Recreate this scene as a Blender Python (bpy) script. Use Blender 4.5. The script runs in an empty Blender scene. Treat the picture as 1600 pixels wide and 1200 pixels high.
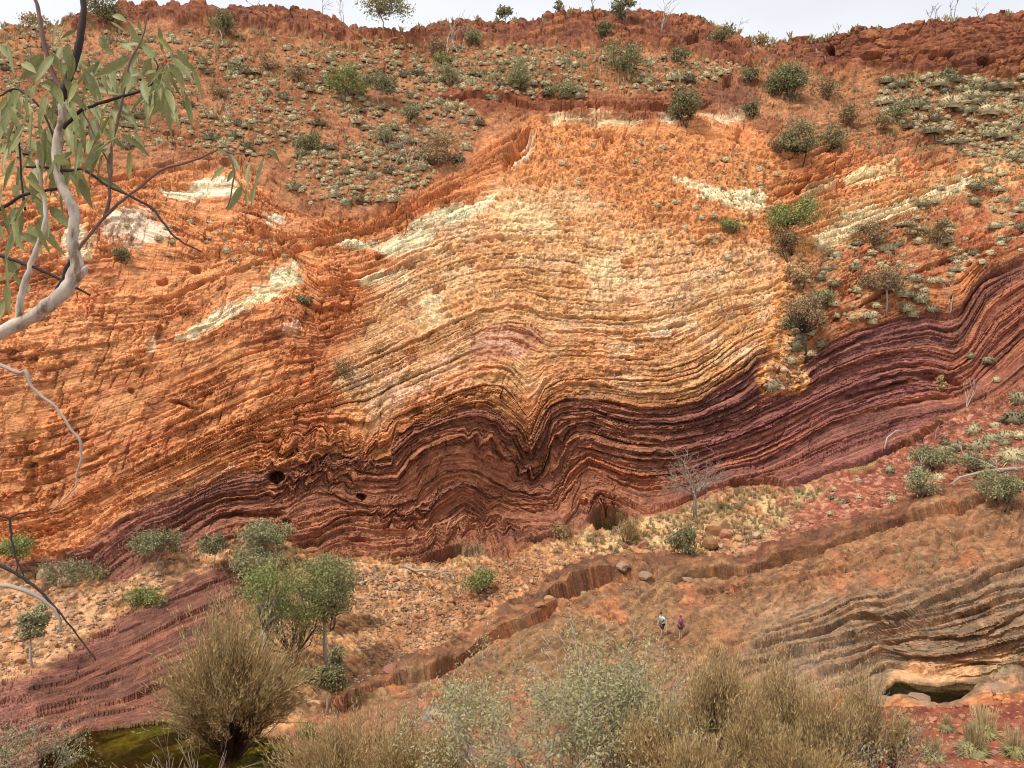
import bpy, math, random
import numpy as np
from mathutils import Vector, Matrix
R = math.radians
SC = bpy.context.scene
COL = SC.collection
random.seed(7)
RNG = np.random.default_rng(7)

# ------------------------------------------------------------------ camera, sky, sun, exposure
F = 1156.0                                   # focal length in pixels of the 1600 wide photograph
cam_d = bpy.data.cameras.new('camera')
cam_d.sensor_width = 36.0
cam_d.lens = 36.0 * F / 1600.0
cam_d.clip_start = 0.05
cam_d.clip_end = 2000.0
cam = bpy.data.objects.new('camera', cam_d)
cam.rotation_euler = (R(90), 0, 0)
COL.objects.link(cam)
SC.camera = cam

SUN_ELEV, SUN_AZ = 58.0, 232.0               # azimuth clockwise from +Y (the view direction)
W = bpy.data.worlds.new("World")
SC.world = W
W.use_nodes = True
nt = W.node_tree
nt.nodes.clear()
out = nt.nodes.new('ShaderNodeOutputWorld')
bg = nt.nodes.new('ShaderNodeBackground')
bg.inputs['Strength'].default_value = 0.1
sky = nt.nodes.new('ShaderNodeTexSky')
sky.sky_type = 'NISHITA'
sky.sun_disc = False
sky.sun_elevation = R(SUN_ELEV)
sky.sun_rotation = R(SUN_AZ)
tc = nt.nodes.new('ShaderNodeTexCoord')
mp = nt.nodes.new('ShaderNodeMapping')
mp.inputs['Scale'].default_value = (1.0, 1.0, 3.0)
cn = nt.nodes.new('ShaderNodeTexNoise')
cn.inputs['Scale'].default_value = 2.2
cn.inputs['Detail'].default_value = 6.0
cr = nt.nodes.new('ShaderNodeValToRGB')      # the overcast deck: pale grey to near white
cr.color_ramp.elements[0].position = 0.30
cr.color_ramp.elements[0].color = (3.9, 4.0, 4.15, 1)
cr.color_ramp.elements[1].position = 0.70
cr.color_ramp.elements[1].color = (5.1, 5.12, 5.15, 1)
mixs = nt.nodes.new('ShaderNodeMixRGB')
mixs.inputs[0].default_value = 0.9
L = nt.links.new
L(tc.outputs['Generated'], mp.inputs['Vector'])
L(mp.outputs['Vector'], cn.inputs['Vector'])
L(cn.outputs['Fac'], cr.inputs['Fac'])
L(sky.outputs['Color'], mixs.inputs[1])
L(cr.outputs['Color'], mixs.inputs[2])
L(mixs.outputs['Color'], bg.inputs['Color'])
L(bg.outputs['Background'], out.inputs['Surface'])

sun_d = bpy.data.lights.new('sun', 'SUN')
sun_d.energy = 1.7
sun_d.angle = R(10)
sun_d.color = (1.0, 0.95, 0.88)
sun = bpy.data.objects.new('sun', sun_d)
az, el = R(SUN_AZ), R(SUN_ELEV)
to_sun = Vector((math.sin(az) * math.cos(el), math.cos(az) * math.cos(el), math.sin(el)))
sun.rotation_euler = to_sun.to_track_quat('Z', 'Y').to_euler()
COL.objects.link(sun)

SC.view_settings.view_transform = 'Standard'
SC.view_settings.look = 'None'
SC.view_settings.exposure = 1.12
SC.view_settings.gamma = 1.0
SC.view_settings.use_curve_mapping = False
SC.cycles.filter_width = 1.1
SC.cycles.max_bounces = 5
SC.cycles.diffuse_bounces = 3
SC.cycles.transparent_max_bounces = 6

# ------------------------------------------------------------------ helpers
def lin(r, g, b, k=1.0):
    f = lambda c: ((c / 255.0 + 0.055) / 1.055) ** 2.4 if c > 10 else c / 255.0 / 12.92
    c = np.array([f(r), f(g), f(b)], np.float32)
    lum = float(c @ np.array([0.25, 0.6, 0.15], np.float32))
    sat = 1 - float(c.min() / (c.max() + 1e-6))
    gb = 0.20 * min(1.0, max(0.0, (sat - 0.72) / 0.2))
    return (c * 0.86 + lum * 0.14) * np.array([0.98, 1.0 + gb, 1.0], np.float32) * k

def hash2(ix, iy, seed):
    h = (ix.astype(np.int64) * 374761393 + iy.astype(np.int64) * 668265263 + seed * 1274126177) & 0xFFFFFFFF
    h = ((h ^ (h >> 13)) * 1274126177) & 0xFFFFFFFF
    h = h ^ (h >> 16)
    return (h & 0xFFFFFF).astype(np.float32) / 16777215.0

def vnoise(x, y, seed=0):
    x0 = np.floor(x); y0 = np.floor(y)
    fx = (x - x0).astype(np.float32); fy = (y - y0).astype(np.float32)
    fx = fx * fx * (3 - 2 * fx); fy = fy * fy * (3 - 2 * fy)
    i = x0.astype(np.int64); j = y0.astype(np.int64)
    a = hash2(i, j, seed); b = hash2(i + 1, j, seed); c = hash2(i, j + 1, seed); d = hash2(i + 1, j + 1, seed)
    return (a + (b - a) * fx) * (1 - fy) + (c + (d - c) * fx) * fy

def fbm(x, y, seed=0, o=4, g=0.5):
    s = 0; a = 1.0; t = 0
    for k in range(o):
        s = s + a * vnoise(x * 2 ** k + 17.3 * k, y * 2 ** k + 9.1 * k, seed + 31 * k); t += a; a *= g
    return s / t

def voro(x, y, seed=0):
    """distance to the nearest two feature points and the id of the nearest"""
    i0 = np.floor(x).astype(np.int64); j0 = np.floor(y).astype(np.int64)
    f1 = np.full(x.shape, 9.0, np.float32); f2 = f1.copy(); cid = np.zeros(x.shape, np.float32)
    for di in (-1, 0, 1):
        for dj in (-1, 0, 1):
            i = i0 + di; j = j0 + dj
            dx = i + hash2(i, j, seed) - x; dy = j + hash2(i, j, seed + 5) - y
            d = np.sqrt(dx * dx + dy * dy).astype(np.float32)
            m = d < f1
            f2 = np.where(m, f1, np.minimum(f2, d)); cid = np.where(m, hash2(i, j, seed + 11), cid); f1 = np.where(m, d, f1)
    return f1, f2, cid

def sstep(a, b, x):
    t = np.clip((x - a) / (b - a), 0, 1)
    return t * t * (3 - 2 * t)

def line_y(pts, x):
    p = np.array(pts, np.float32)
    return np.interp(x, p[:, 0], p[:, 1]).astype(np.float32)

def poly_mask(x, y, pts, soft=8.0):
    """1 inside the outline, fading to 0 over `soft`"""
    p = np.array(pts, np.float32); m = soft + 2
    o = np.zeros(x.shape, np.float32)
    sel = (x > p[:, 0].min() - m) & (x < p[:, 0].max() + m) & (y > p[:, 1].min() - m) & (y < p[:, 1].max() + m)
    if not sel.any(): return o
    xs = x[sel]; ys = y[sel]
    d2 = np.full(xs.shape, 1e9, np.float32); ins = np.zeros(xs.shape, bool)
    for k in range(len(p)):
        ax, ay = p[k]; bx, by = p[(k + 1) % len(p)]
        ex, ey = bx - ax, by - ay
        t = np.clip(((xs - ax) * ex + (ys - ay) * ey) / (ex * ex + ey * ey + 1e-9), 0, 1)
        d2 = np.minimum(d2, (xs - ax - t * ex) ** 2 + (ys - ay - t * ey) ** 2)
        c = ((ay > ys) != (by > ys)) & (xs < (bx - ax) * (ys - ay) / ((by - ay) if by != ay else 1e-9) + ax)
        ins ^= c
    d = np.sqrt(d2) * np.where(ins, 1, -1)
    o[sel] = sstep(-soft, soft, d)
    return o

def tag(o, label=None, cat=None, group=None, kind=None):
    if label: o['label'] = label
    if cat: o['category'] = cat
    if group: o['group'] = group
    if kind: o['kind'] = kind
    return o

def empty(name, loc, rz=0.0, scale=1.0):
    o = bpy.data.objects.new(name, None)
    o.location = loc; o.rotation_euler = (0, 0, rz); o.scale = (scale,) * 3
    COL.objects.link(o)
    return o

class MB:
    """collects triangles and quads, then links them as ONE mesh object"""
    def __init__(s): s.v = []; s.f = []; s.n = 0
    def add(s, v, f):
        s.v.extend([tuple(q) for q in v]); s.f.extend([tuple(i + s.n for i in q) for q in f]); s.n += len(v)
    def tube(s, pts, rad, sides=5):
        pts = [Vector(p) for p in pts]; vs = []; fs = []
        prev = None
        for k, p in enumerate(pts):
            t = (pts[min(k + 1, len(pts) - 1)] - pts[max(k - 1, 0)])
            t = t.normalized() if t.length > 1e-9 else Vector((0, 0, 1))
            if prev is None:
                a = t.orthogonal().normalized()
            else:
                a = (prev - t * prev.dot(t)); a = a.normalized() if a.length > 1e-6 else t.orthogonal().normalized()
            prev = a; b = t.cross(a); r = rad[k] if hasattr(rad, '__len__') else rad
            for j in range(sides):
                g = 2 * math.pi * j / sides
                vs.append(p + (a * math.cos(g) + b * math.sin(g)) * r)
        for k in range(len(pts) - 1):
            for j in range(sides):
                j2 = (j + 1) % sides
                fs.append((k * sides + j, k * sides + j2, (k + 1) * sides + j2, (k + 1) * sides + j))
        fs.append(tuple(range(sides - 1, -1, -1)))
        fs.append(tuple((len(pts) - 1) * sides + j for j in range(sides)))
        s.add(vs, fs)
    def mesh(s, name, mat, smooth=True):
        me = bpy.data.meshes.new(name)
        me.from_pydata(s.v, [], s.f)
        me.materials.append(mat)
        if smooth: me.polygons.foreach_set('use_smooth', [True] * len(me.polygons))
        me.update()
        return me
    def build(s, name, mat, parent=None, smooth=True):
        return link(name, s.mesh(name, mat, smooth), parent)

def link(name, me, parent=None):
    o = bpy.data.objects.new(name, me)
    COL.objects.link(o)
    if parent: o.parent = parent
    return o

def node_mat(name):
    m = bpy.data.materials.new(name)
    m.use_nodes = True
    return m, m.node_tree, m.node_tree.nodes['Principled BSDF']

def veg_mat(name, c1, c2, rough=0.8, trans=0.0, obj_var=0.25):
    """leaf, stem or stone colour: varies per piece and per object, with fine grain"""
    m, t, b = node_mat(name)
    n = t.nodes
    geo = n.new('ShaderNodeNewGeometry'); oi = n.new('ShaderNodeObjectInfo')
    mx = n.new('ShaderNodeMixRGB'); mixobj = name.startswith('spinifex')
    mx.inputs[1].default_value = (*c1, 1); mx.inputs[2].default_value = (*c2, 1)
    if mixobj:
        av = n.new('ShaderNodeMix'); av.inputs[0].default_value = .55
        t.links.new(geo.outputs['Random Per Island'], av.inputs[2]); t.links.new(oi.outputs['Random'], av.inputs[3]); t.links.new(av.outputs[0], mx.inputs[0])
    else: t.links.new(geo.outputs['Random Per Island'], mx.inputs[0])
    hs = n.new('ShaderNodeHueSaturation')
    mr = n.new('ShaderNodeMapRange')
    mr.inputs['To Min'].default_value = 1 - obj_var; mr.inputs['To Max'].default_value = 1 + obj_var
    t.links.new(oi.outputs['Random'], mr.inputs['Value'])
    t.links.new(mr.outputs['Result'], hs.inputs['Value'])
    t.links.new(mx.outputs['Color'], hs.inputs['Color'])
    tcn = n.new('ShaderNodeTexCoord'); nz = n.new('ShaderNodeTexNoise')
    nz.inputs['Scale'].default_value = 9.0; nz.inputs['Detail'].default_value = 4
    t.links.new(tcn.outputs['Object'], nz.inputs['Vector'])
    m2 = n.new('ShaderNodeMixRGB'); m2.blend_type = 'MULTIPLY'; m2.inputs[0].default_value = 0.6
    rp = n.new('ShaderNodeValToRGB')
    rp.color_ramp.elements[0].position = 0.3; rp.color_ramp.elements[0].color = (0.55, 0.55, 0.55, 1)
    rp.color_ramp.elements[1].position = 0.7; rp.color_ramp.elements[1].color = (1.2, 1.2, 1.2, 1)
    t.links.new(nz.outputs['Fac'], rp.inputs['Fac'])
    t.links.new(hs.outputs['Color'], m2.inputs[1]); t.links.new(rp.outputs['Color'], m2.inputs[2])
    t.links.new(m2.outputs['Color'], b.inputs['Base Color'])
    b.inputs['Roughness'].default_value = rough
    b.inputs['Specular IOR Level'].default_value = 0.25
    if trans > 0:
        tr = n.new('ShaderNodeBsdfTranslucent'); ms = n.new('ShaderNodeMixShader')
        ms.inputs[0].default_value = trans
        t.links.new(m2.outputs['Color'], tr.inputs['Color'])
        t.links.new(b.outputs['BSDF'], ms.inputs[1]); t.links.new(tr.outputs['BSDF'], ms.inputs[2])
        t.links.new(ms.outputs['Shader'], n['Material Output'].inputs['Surface'])
    return m

# ------------------------------------------------------------------ terrain: survey of the gorge
SKYL = [(-150, 45), (0, 36), (60, 40), (100, 34), (140, 26), (200, 14), (240, 15), (300, 10), (340, 20), (420, 15), (500, 25), (545, 42), (590, 52),
        (640, 48), (700, 42), (760, 41), (830, 38), (900, 28), (960, 25), (1010, 25), (1060, 32), (1100, 38), (1130, 46), (1160, 66), (1200, 73),
        (1250, 69), (1290, 64), (1340, 50), (1400, 46), (1450, 41), (1500, 36), (1540, 29), (1600, 25), (1750, 22)]
# points of the gorge sides: photo position and distance along the view axis in metres
DEPTH = [(-120, 40, 112), (0, 40, 114), (300, 15, 122), (590, 50, 126), (800, 42, 130), (1000, 28, 128), (1160, 66, 130), (1240, 70, 131),
         (1340, 52, 124), (1450, 42, 122), (1600, 27, 120), (1720, 25, 119), (1400, 108, 120), (1600, 128, 117), (1290, 108, 125),
         (0, 150, 97), (300, 150, 103), (600, 150, 108), (800, 130, 112), (1000, 150, 107), (1180, 150, 112), (1250, 200, 105),
         (0, 280, 79), (120, 400, 72), (300, 300, 83), (480, 330, 84), (600, 320, 85), (800, 300, 88), (1000, 300, 91), (1240, 320, 95),
         (1400, 270, 99), (1600, 250, 102), (1400, 380, 89), (1600, 400, 85), (1220, 450, 84), (1230, 580, 78.5), (1290, 470, 82),
         (-120, 600, 67), (0, 500, 69), (0, 800, 66), (100, 600, 68), (220, 720, 67), (300, 500, 72), (500, 560, 73.5), (480, 700, 70.5),
         (700, 500, 77), (900, 480, 79), (1080, 480, 80), (700, 700, 73), (860, 640, 75), (1000, 700, 75), (1130, 650, 76.5),
         (1400, 500, 82), (1500, 460, 83), (1600, 480, 81), (1300, 640, 78), (1460, 610, 79),
         (-120, 880, 62), (100, 866, 64), (230, 840, 64), (330, 830, 66), (440, 800, 69), (560, 840, 70), (700, 868, 71.5), (800, 870, 71.5),
         (950, 812, 73.5), (1090, 775, 74.5), (1230, 755, 75.5), (1420, 690, 77), (1600, 600, 78.5),
         (0, 1000, 53), (150, 1000, 54), (-120, 1100, 43), (250, 1130, 44.5), (130, 1150, 43), (450, 1185, 40.5), (300, 1000, 54), (450, 950, 60),
         (450, 1080, 46), (280, 910, 61), (300, 1225, 38), (0, 1225, 35),
         (540, 1088, 47), (620, 1000, 56), (620, 900, 67), (720, 1000, 56.5), (760, 930, 63),
         (700, 1080, 47), (850, 935, 60), (860, 1000, 53), (960, 900, 62), (1000, 850, 68), (1100, 895, 60), (1100, 830, 68),
         (1250, 860, 61), (1400, 750, 69), (1600, 700, 66), (1600, 790, 59), (1420, 822, 60), (1300, 800, 67),
         (1050, 1003, 52), (1200, 960, 54), (1300, 920, 55), (1450, 880, 53), (1600, 860, 52), (1180, 1040, 48), (1300, 1050, 46.5), (1450, 1010, 47),
         (1600, 980, 46), (1380, 1085, 43.9), (1440, 1068, 45.4), (1500, 1090, 43.5), (1520, 1066, 45.6), (1400, 1100, 42.5), (1540, 1100, 42.4), (1360, 1070, 45.2), (1600, 1060, 45), (1720, 1000, 44), (1720, 700, 64),
         (1180, 1110, 42), (1000, 1110, 41.5), (800, 1150, 39), (650, 1150, 38), (1600, 1112, 38),
         (1600, 1225, 20), (1400, 1225, 20), (1200, 1225, 21), (1000, 1225, 23), (800, 1225, 27), (620, 1225, 31), (1720, 1225, 19.5), (1500, 1160, 28)]

def tps(pts):
    P = np.array([(a / 400.0, b / 400.0) for a, b, _ in pts]); v = np.array([100.0 / d for _, _, d in pts])
    n = len(P)
    r = np.sqrt(((P[:, None] - P[None]) ** 2).sum(-1)); K = np.where(r > 0, r * r * np.log(r + 1e-12), 0) + np.eye(n) * 2e-3
    A = np.zeros((n + 3, n + 3)); A[:n, :n] = K; A[:n, n] = 1; A[:n, n + 1:] = P; A[n, :n] = 1; A[n + 1:, :n] = P.T
    w = np.linalg.solve(A, np.concatenate([v, np.zeros(3)]))
    gx = np.arange(-200, 1801, 12.0); gy = np.arange(-60, 1301, 12.0)
    G = np.stack(np.meshgrid(gx / 400, gy / 400), -1).reshape(-1, 2)
    r = np.sqrt(((G[:, None] - P[None]) ** 2).sum(-1)); K = np.where(r > 0, r * r * np.log(r + 1e-12), 0)
    z = (K @ w[:n] + w[n] + G @ w[n + 1:]).reshape(len(gy), len(gx))
    return gx, gy, z
GX, GY, GZ = tps(DEPTH)
def depth_at(x, y):
    fx = (np.asarray(x, np.float64) - GX[0]) / 12; fy = (np.asarray(y, np.float64) - GY[0]) / 12
    i = np.clip(np.floor(fx).astype(int), 0, len(GX) - 2); j = np.clip(np.floor(fy).astype(int), 0, len(GY) - 2)
    fx = fx - i; fy = fy - j
    v = (GZ[j, i] * (1 - fx) + GZ[j, i + 1] * fx) * (1 - fy) + (GZ[j + 1, i] * (1 - fx) + GZ[j + 1, i + 1] * fx) * fy
    return 100.0 / np.maximum(v, 0.3)
def unproject(x, y, d):
    return np.stack([(x - 800) / F * d, d, (600 - y) / F * d], -1)

NX, NY = 1240, 790
cx = np.linspace(-170, 1770, NX)
skl = line_y(SKYL, cx)
rag = (fbm(cx / 26, cx * 0, 5, 3) - 0.5) * 9 + (np.round(vnoise(cx / 11, cx * 0, 8) * 3) - 1.5) * 1.8
skl = skl + rag
tt = np.linspace(0, 1, NY)
PX = np.repeat(cx[None], NY, 0).astype(np.float32)
PY = (skl[None] + (1228 - skl[None]) * tt[:, None]).astype(np.float32)
D0 = depth_at(PX, PY)
P0 = unproject(PX, PY, D0)

# ---- folded bedding: traced horizons, each with its height in the stack
HOR = [
 (0, [(-150, -60), (1750, -60)]),
 (200, [(-150, 290), (0, 290), (120, 285), (200, 285), (280, 270), (360, 262), (450, 320), (520, 345), (600, 335), (700, 270), (770, 230), (830, 190), (900, 178), (1000, 180), (1100, 185), (1170, 200), (1240, 215), (1350, 190), (1450, 160), (1600, 130), (1750, 110)]),
 (300, [(-150, 400), (0, 395), (120, 345), (200, 320), (250, 340), (330, 380), (400, 385), (440, 390), (520, 375), (600, 355), (680, 325), (750, 305), (850, 300), (950, 300), (1050, 295), (1150, 320), (1200, 330), (1270, 300), (1350, 270), (1450, 255), (1530, 230), (1600, 215), (1750, 190)]),
 (370, [(-150, 470), (0, 470), (100, 450), (200, 450), (260, 450), (330, 430), (380, 405), (450, 402), (500, 445), (560, 445), (600, 430), (650, 403), (700, 385), (780, 372), (880, 372), (950, 385), (1050, 380), (1150, 370), (1220, 360), (1300, 330), (1400, 300), (1500, 275), (1600, 260), (1750, 240)]),
 (520, [(-150, 815), (0, 805), (60, 800), (100, 790), (190, 745), (260, 710), (350, 665), (430, 630), (500, 597), (540, 580), (620, 545), (700, 508), (750, 486), (790, 479), (820, 480), (850, 493), (900, 496), (960, 498), (1020, 495), (1080, 480), (1140, 460), (1200, 450), (1235, 435), (1300, 405), (1400, 360), (1500, 320), (1600, 295), (1750, 265)]),
 (580, [(-150, 840), (0, 830), (100, 810), (200, 755), (300, 710), (400, 660), (500, 625), (600, 585), (660, 560), (700, 545), (730, 528), (760, 517), (800, 513), (830, 520), (845, 533), (860, 540), (900, 540), (980, 545), (1050, 545), (1090, 525), (1130, 500), (1160, 488), (1200, 475), (1240, 470), (1300, 440), (1400, 400), (1500, 360), (1600, 335), (1750, 300)]),
 (640, [(-150, 860), (0, 850), (60, 845), (100, 830), (150, 800), (200, 770), (270, 740), (340, 705), (400, 680), (460, 670), (500, 665), (540, 672), (570, 688), (590, 680), (610, 655), (660, 632), (720, 608), (755, 598), (785, 600), (800, 612), (825, 650), (838, 632), (850, 605), (880, 590), (930, 588), (980, 590), (1040, 590), (1090, 575), (1120, 555), (1150, 530), (1180, 515), (1210, 505), (1250, 510), (1300, 480), (1350, 455), (1400, 435), (1450, 415), (1520, 395), (1600, 370), (1750, 330)]),
 (700, [(-150, 890), (0, 880), (100, 870), (150, 848), (190, 815), (240, 790), (300, 770), (340, 748), (380, 733), (410, 730), (430, 728), (450, 735), (480, 722), (510, 713), (530, 712), (560, 718), (590, 722), (612, 720), (615, 690), (622, 680), (660, 660), (700, 645), (740, 635), (760, 636), (780, 645), (800, 660), (820, 680), (830, 690), (836, 672), (845, 650), (860, 632), (885, 623), (920, 622), (960, 632), (1000, 640), (1050, 638), (1090, 628), (1130, 605), (1165, 580), (1180, 565), (1210, 555), (1250, 570), (1300, 535), (1340, 518), (1400, 500), (1450, 488), (1480, 492), (1500, 485), (1520, 450), (1540, 425), (1600, 403), (1750, 350)]),
 (760, [(-150, 905), (0, 905), (100, 905), (150, 890), (185, 860), (220, 835), (270, 815), (310, 790), (350, 775), (390, 772), (410, 768), (440, 762), (465, 752), (495, 738), (530, 732), (560, 735), (590, 740), (620, 735), (640, 705), (660, 690), (700, 675), (740, 670), (765, 675), (790, 695), (810, 718), (830, 735), (845, 728), (852, 700), (862, 668), (880, 655), (920, 648), (950, 660), (980, 670), (1050, 672), (1100, 665), (1150, 650), (1200, 625), (1250, 605), (1300, 580), (1350, 560), (1400, 550), (1450, 545), (1490, 555), (1510, 540), (1540, 480), (1570, 455), (1600, 440), (1750, 400)]),
 (830, [(-150, 930), (0, 935), (100, 935), (150, 920), (190, 895), (240, 860), (300, 835), (340, 810), (370, 800), (400, 798), (430, 795), (450, 790), (480, 775), (500, 772), (520, 771), (545, 785), (575, 790), (620, 790), (650, 780), (660, 760), (690, 738), (720, 733), (745, 735), (770, 750), (800, 765), (830, 772), (860, 770), (880, 745), (890, 710), (900, 699), (920, 700), (960, 712), (1000, 718), (1050, 720), (1100, 705), (1150, 690), (1200, 670), (1240, 650), (1300, 620), (1350, 600), (1400, 585), (1450, 580), (1480, 590), (1520, 570), (1560, 510), (1600, 480), (1750, 440)]),
 (890, [(-150, 950), (0, 955), (100, 955), (170, 935), (210, 915), (260, 890), (310, 868), (360, 850), (400, 845), (430, 840), (460, 835), (500, 828), (530, 808), (560, 803), (620, 805), (660, 810), (680, 785), (700, 770), (720, 758), (740, 765), (760, 785), (780, 780), (800, 790), (830, 790), (870, 795), (885, 770), (905, 745), (920, 733), (940, 738), (970, 755), (1000, 765), (1040, 760), (1080, 755), (1130, 735), (1180, 725), (1230, 700), (1300, 660), (1380, 635), (1450, 620), (1500, 620), (1560, 570), (1600, 530), (1750, 470)]),
 (960, [(-150, 1000), (0, 1000), (150, 990), (230, 960), (300, 930), (350, 910), (400, 890), (480, 870), (520, 855), (545, 850), (580, 858), (620, 855), (655, 850), (680, 835), (700, 825), (725, 803), (745, 815), (770, 840), (790, 840), (820, 840), (850, 835), (880, 835), (915, 800), (930, 785), (950, 785), (970, 795), (1010, 815), (1060, 800), (1120, 770), (1200, 750), (1250, 730), (1320, 700), (1400, 670), (1480, 650), (1560, 620), (1600, 590), (1750, 540)]),
 (1040, [(-150, 1100), (0, 1090), (100, 1070), (200, 1030), (300, 980), (400, 930), (480, 900), (560, 890), (650, 890), (700, 860), (735, 850), (765, 865), (800, 880), (870, 860), (950, 830), (1060, 830), (1200, 790), (1320, 740), (1400, 710), (1600, 640), (1750, 600)]),
 (1150, [(-150, 1150), (0, 1140), (200, 1090), (300, 1050), (540, 1060), (600, 1045), (680, 1025), (740, 990), (800, 965), (850, 935), (900, 905), (960, 885), (1060, 885), (1120, 880), (1200, 855), (1270, 830), (1350, 810), (1450, 780), (1500, 770), (1600, 745), (1750, 700)]),
 (1250, [(-150, 1250), (0, 1220), (150, 1150), (300, 1110), (540, 1110), (700, 1080), (850, 1000), (930, 960), (1060, 935), (1144, 925), (1212, 915), (1296, 901), (1364, 878), (1431, 857), (1512, 844), (1566, 824), (1600, 815), (1750, 770)]),
 (1330, [(-150, 1330), (300, 1200), (600, 1150), (800, 1080), (1000, 1010), (1178, 1000), (1230, 985), (1290, 965), (1330, 940), (1384, 930), (1450, 912), (1550, 875), (1600, 862), (1750, 820)]),
 (1420, [(-150, 1400), (300, 1300), (600, 1230), (800, 1160), (1000, 1080), (1140, 1040), (1229, 1008), (1290, 995), (1330, 975), (1384, 969), (1425, 962), (1465, 942), (1532, 911), (1600, 884), (1750, 850)]),
 (1520, [(-150, 1500), (600, 1300), (900, 1150), (1140, 1070), (1235, 1035), (1296, 1018), (1364, 1001), (1398, 991), (1465, 977), (1532, 954), (1600, 937), (1750, 900)]),
 (1620, [(-150, 1600), (600, 1400), (1140, 1120), (1256, 1072), (1323, 1052), (1380, 1026), (1431, 1031), (1499, 1018), (1566, 1001), (1600, 994), (1750, 970)]),
 (1720, [(-150, 1700), (600, 1500), (1140, 1200), (1370, 1090), (1500, 1050), (1600, 1040), (1750, 1030)]),
 (2300, [(-150, 2300), (600, 2100), (1140, 1800), (1370, 1690), (1500, 1650), (1600, 1640), (1750, 1630)]),
]
wx = (fbm(PX / 40, PY / 40, 101, 3) - 0.5); wy = (fbm(PX / 40, PY / 40, 202, 3) - 0.5)
wfx = (fbm(PX / 9, PY / 9, 303, 2) - 0.5); wfy = (fbm(PX / 9, PY / 9, 404, 2) - 0.5)
kink = sstep(.36, .56, vnoise(PX / 70, PY / 50, 909)) * sstep(380, 470, PX) * (1 - sstep(980, 1060, PX)) * sstep(640, 690, PY)
tri = lambda t: np.abs(t - np.floor(t + .5)) * 2
wfk = 1 - .8 * sstep(840, 880, PY)
QX = PX + wx * 4 + wfx * 1.2 * wfk; QY = PY + wy * 3.5 + wfy * 1.2 * wfk + kink * (tri((PX + .25 * PY) / 31 + wx) - .5) * 17 + kink * (tri((PX - .2 * PY) / 13) - .5) * 3
S = np.zeros_like(PX); prev = None
for k, (sv, pts) in enumerate(HOR):
    yk = line_y(pts, QX)
    if prev is not None:
        yk = np.maximum(yk, prev + 5)
        m = (QY >= prev)
        f = (QY - prev) / (yk - prev)
        S = np.where(m, HOR[k - 1][0] + f * (sv - HOR[k - 1][0]), S)
    prev = yk
S = S.astype(np.float32)
U = (PX + 0.35 * PY).astype(np.float32)

# ---- zones
def P(pts, soft=10, wob=1.0):
    return poly_mask(PX + (wx * 34 + wfx * 10) * wob, PY + (wy * 26 + wfy * 9) * wob, pts, soft)
TALUS = [(-150, 905), (60, 890), (140, 900), (200, 905), (300, 855), (420, 840), (540, 880), (610, 868), (680, 885), (720, 868), (800, 884), (840, 842), (900, 848), (950, 826), (1010, 815), (1090, 785), (1140, 762),
         (1240, 758), (1330, 740), (1400, 700), (1480, 655), (1550, 630), (1610, 595), (1750, 560), (1750, 740), (1600, 745), (1450, 780), (1270, 838), (1120, 880), (960, 885), (900, 900), (850, 925), (700, 1020), (640, 1040), (540, 1075),
         (440, 1150), (330, 1100), (330, 900), (260, 930), (120, 1010), (50, 1060), (-150, 1100)]
z_talus = P(TALUS, 7)
OUTC = [(40, 1085), (80, 1050), (120, 1030), (165, 1000), (215, 962), (250, 940), (300, 905), (350, 892), (420, 900), (400, 960), (330, 1040), (300, 1080), (285, 1100), (250, 1127), (190, 1136), (140, 1143), (60, 1130)]
z_outc = P(OUTC, 6)
SHELF = [(540, 1085), (700, 1050), (800, 990), (870, 940), (950, 910), (1100, 905), (1230, 875), (1440, 812), (1600, 765), (1750, 730), (1750, 1060), (1600, 1085), (1500, 1092), (1370, 1092), (1250, 1095), (1100, 1120), (900, 1150), (700, 1150), (560, 1120)]
z_shelf = P(SHELF, 5)
LEDGE = [(535, 1092), (540, 1062), (600, 1045), (690, 1020), (720, 985), (770, 960), (840, 920), (860, 898), (900, 885), (960, 875), (1060, 875), (1120, 878), (1200, 858), (1270, 830), (1350, 808), (1450, 778), (1500, 765), (1600, 740), (1750, 700),
         (1750, 735), (1600, 767), (1495, 800), (1441, 813), (1391, 823), (1364, 834), (1310, 851), (1262, 869), (1229, 878), (1161, 898), (1087, 905), (1010, 905), (945, 907), (901, 917), (871, 945), (844, 966), (800, 990), (749, 1010), (719, 1034), (672, 1060), (614, 1068)]
z_ledge = P(LEDGE, 3, 0.35)
HILL = [(-150, -50), (1750, -50), (1750, 250), (1600, 330), (1560, 300), (1480, 250), (1350, 235), (1240, 225), (1100, 175), (900, 170), (830, 185), (770, 225), (700, 275), (640, 320), (560, 335), (480, 330), (430, 310), (370, 255), (280, 262), (150, 275), (-150, 285)]
z_hill = P(HILL, 14)
RIM = [(1170, 92), (1230, 72), (1290, 50), (1340, 40), (1600, 5), (1750, 5), (1750, 140), (1600, 122), (1450, 112), (1290, 108)]
RIM2 = [(560, 40), (590, 52), (700, 38), (830, 32), (900, 18), (1060, 18), (1170, 58), (1180, 100), (1130, 100), (1060, 78), (960, 80), (850, 72), (690, 68), (600, 70)]
RIM3 = [(90, 30), (200, 0), (420, 5), (520, 25), (570, 60), (520, 70), (420, 45), (300, 32), (200, 40), (110, 48)]
z_rim = np.maximum.reduce([P(RIM, 5), P(RIM2, 5), P(RIM3, 5)])
z_bank = sstep(1092, 1110, PY + wy * 20 + np.interp(PX, [500, 900, 1100, 1300], [-20, 35, 25, 0])) * sstep(520, 620, PX)
z_gully = P([(1210, 470), (1235, 360), (1262, 370), (1255, 480), (1262, 560), (1258, 600), (1226, 622), (1192, 612), (1184, 590), (1210, 560)], 9, 1.6)
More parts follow.
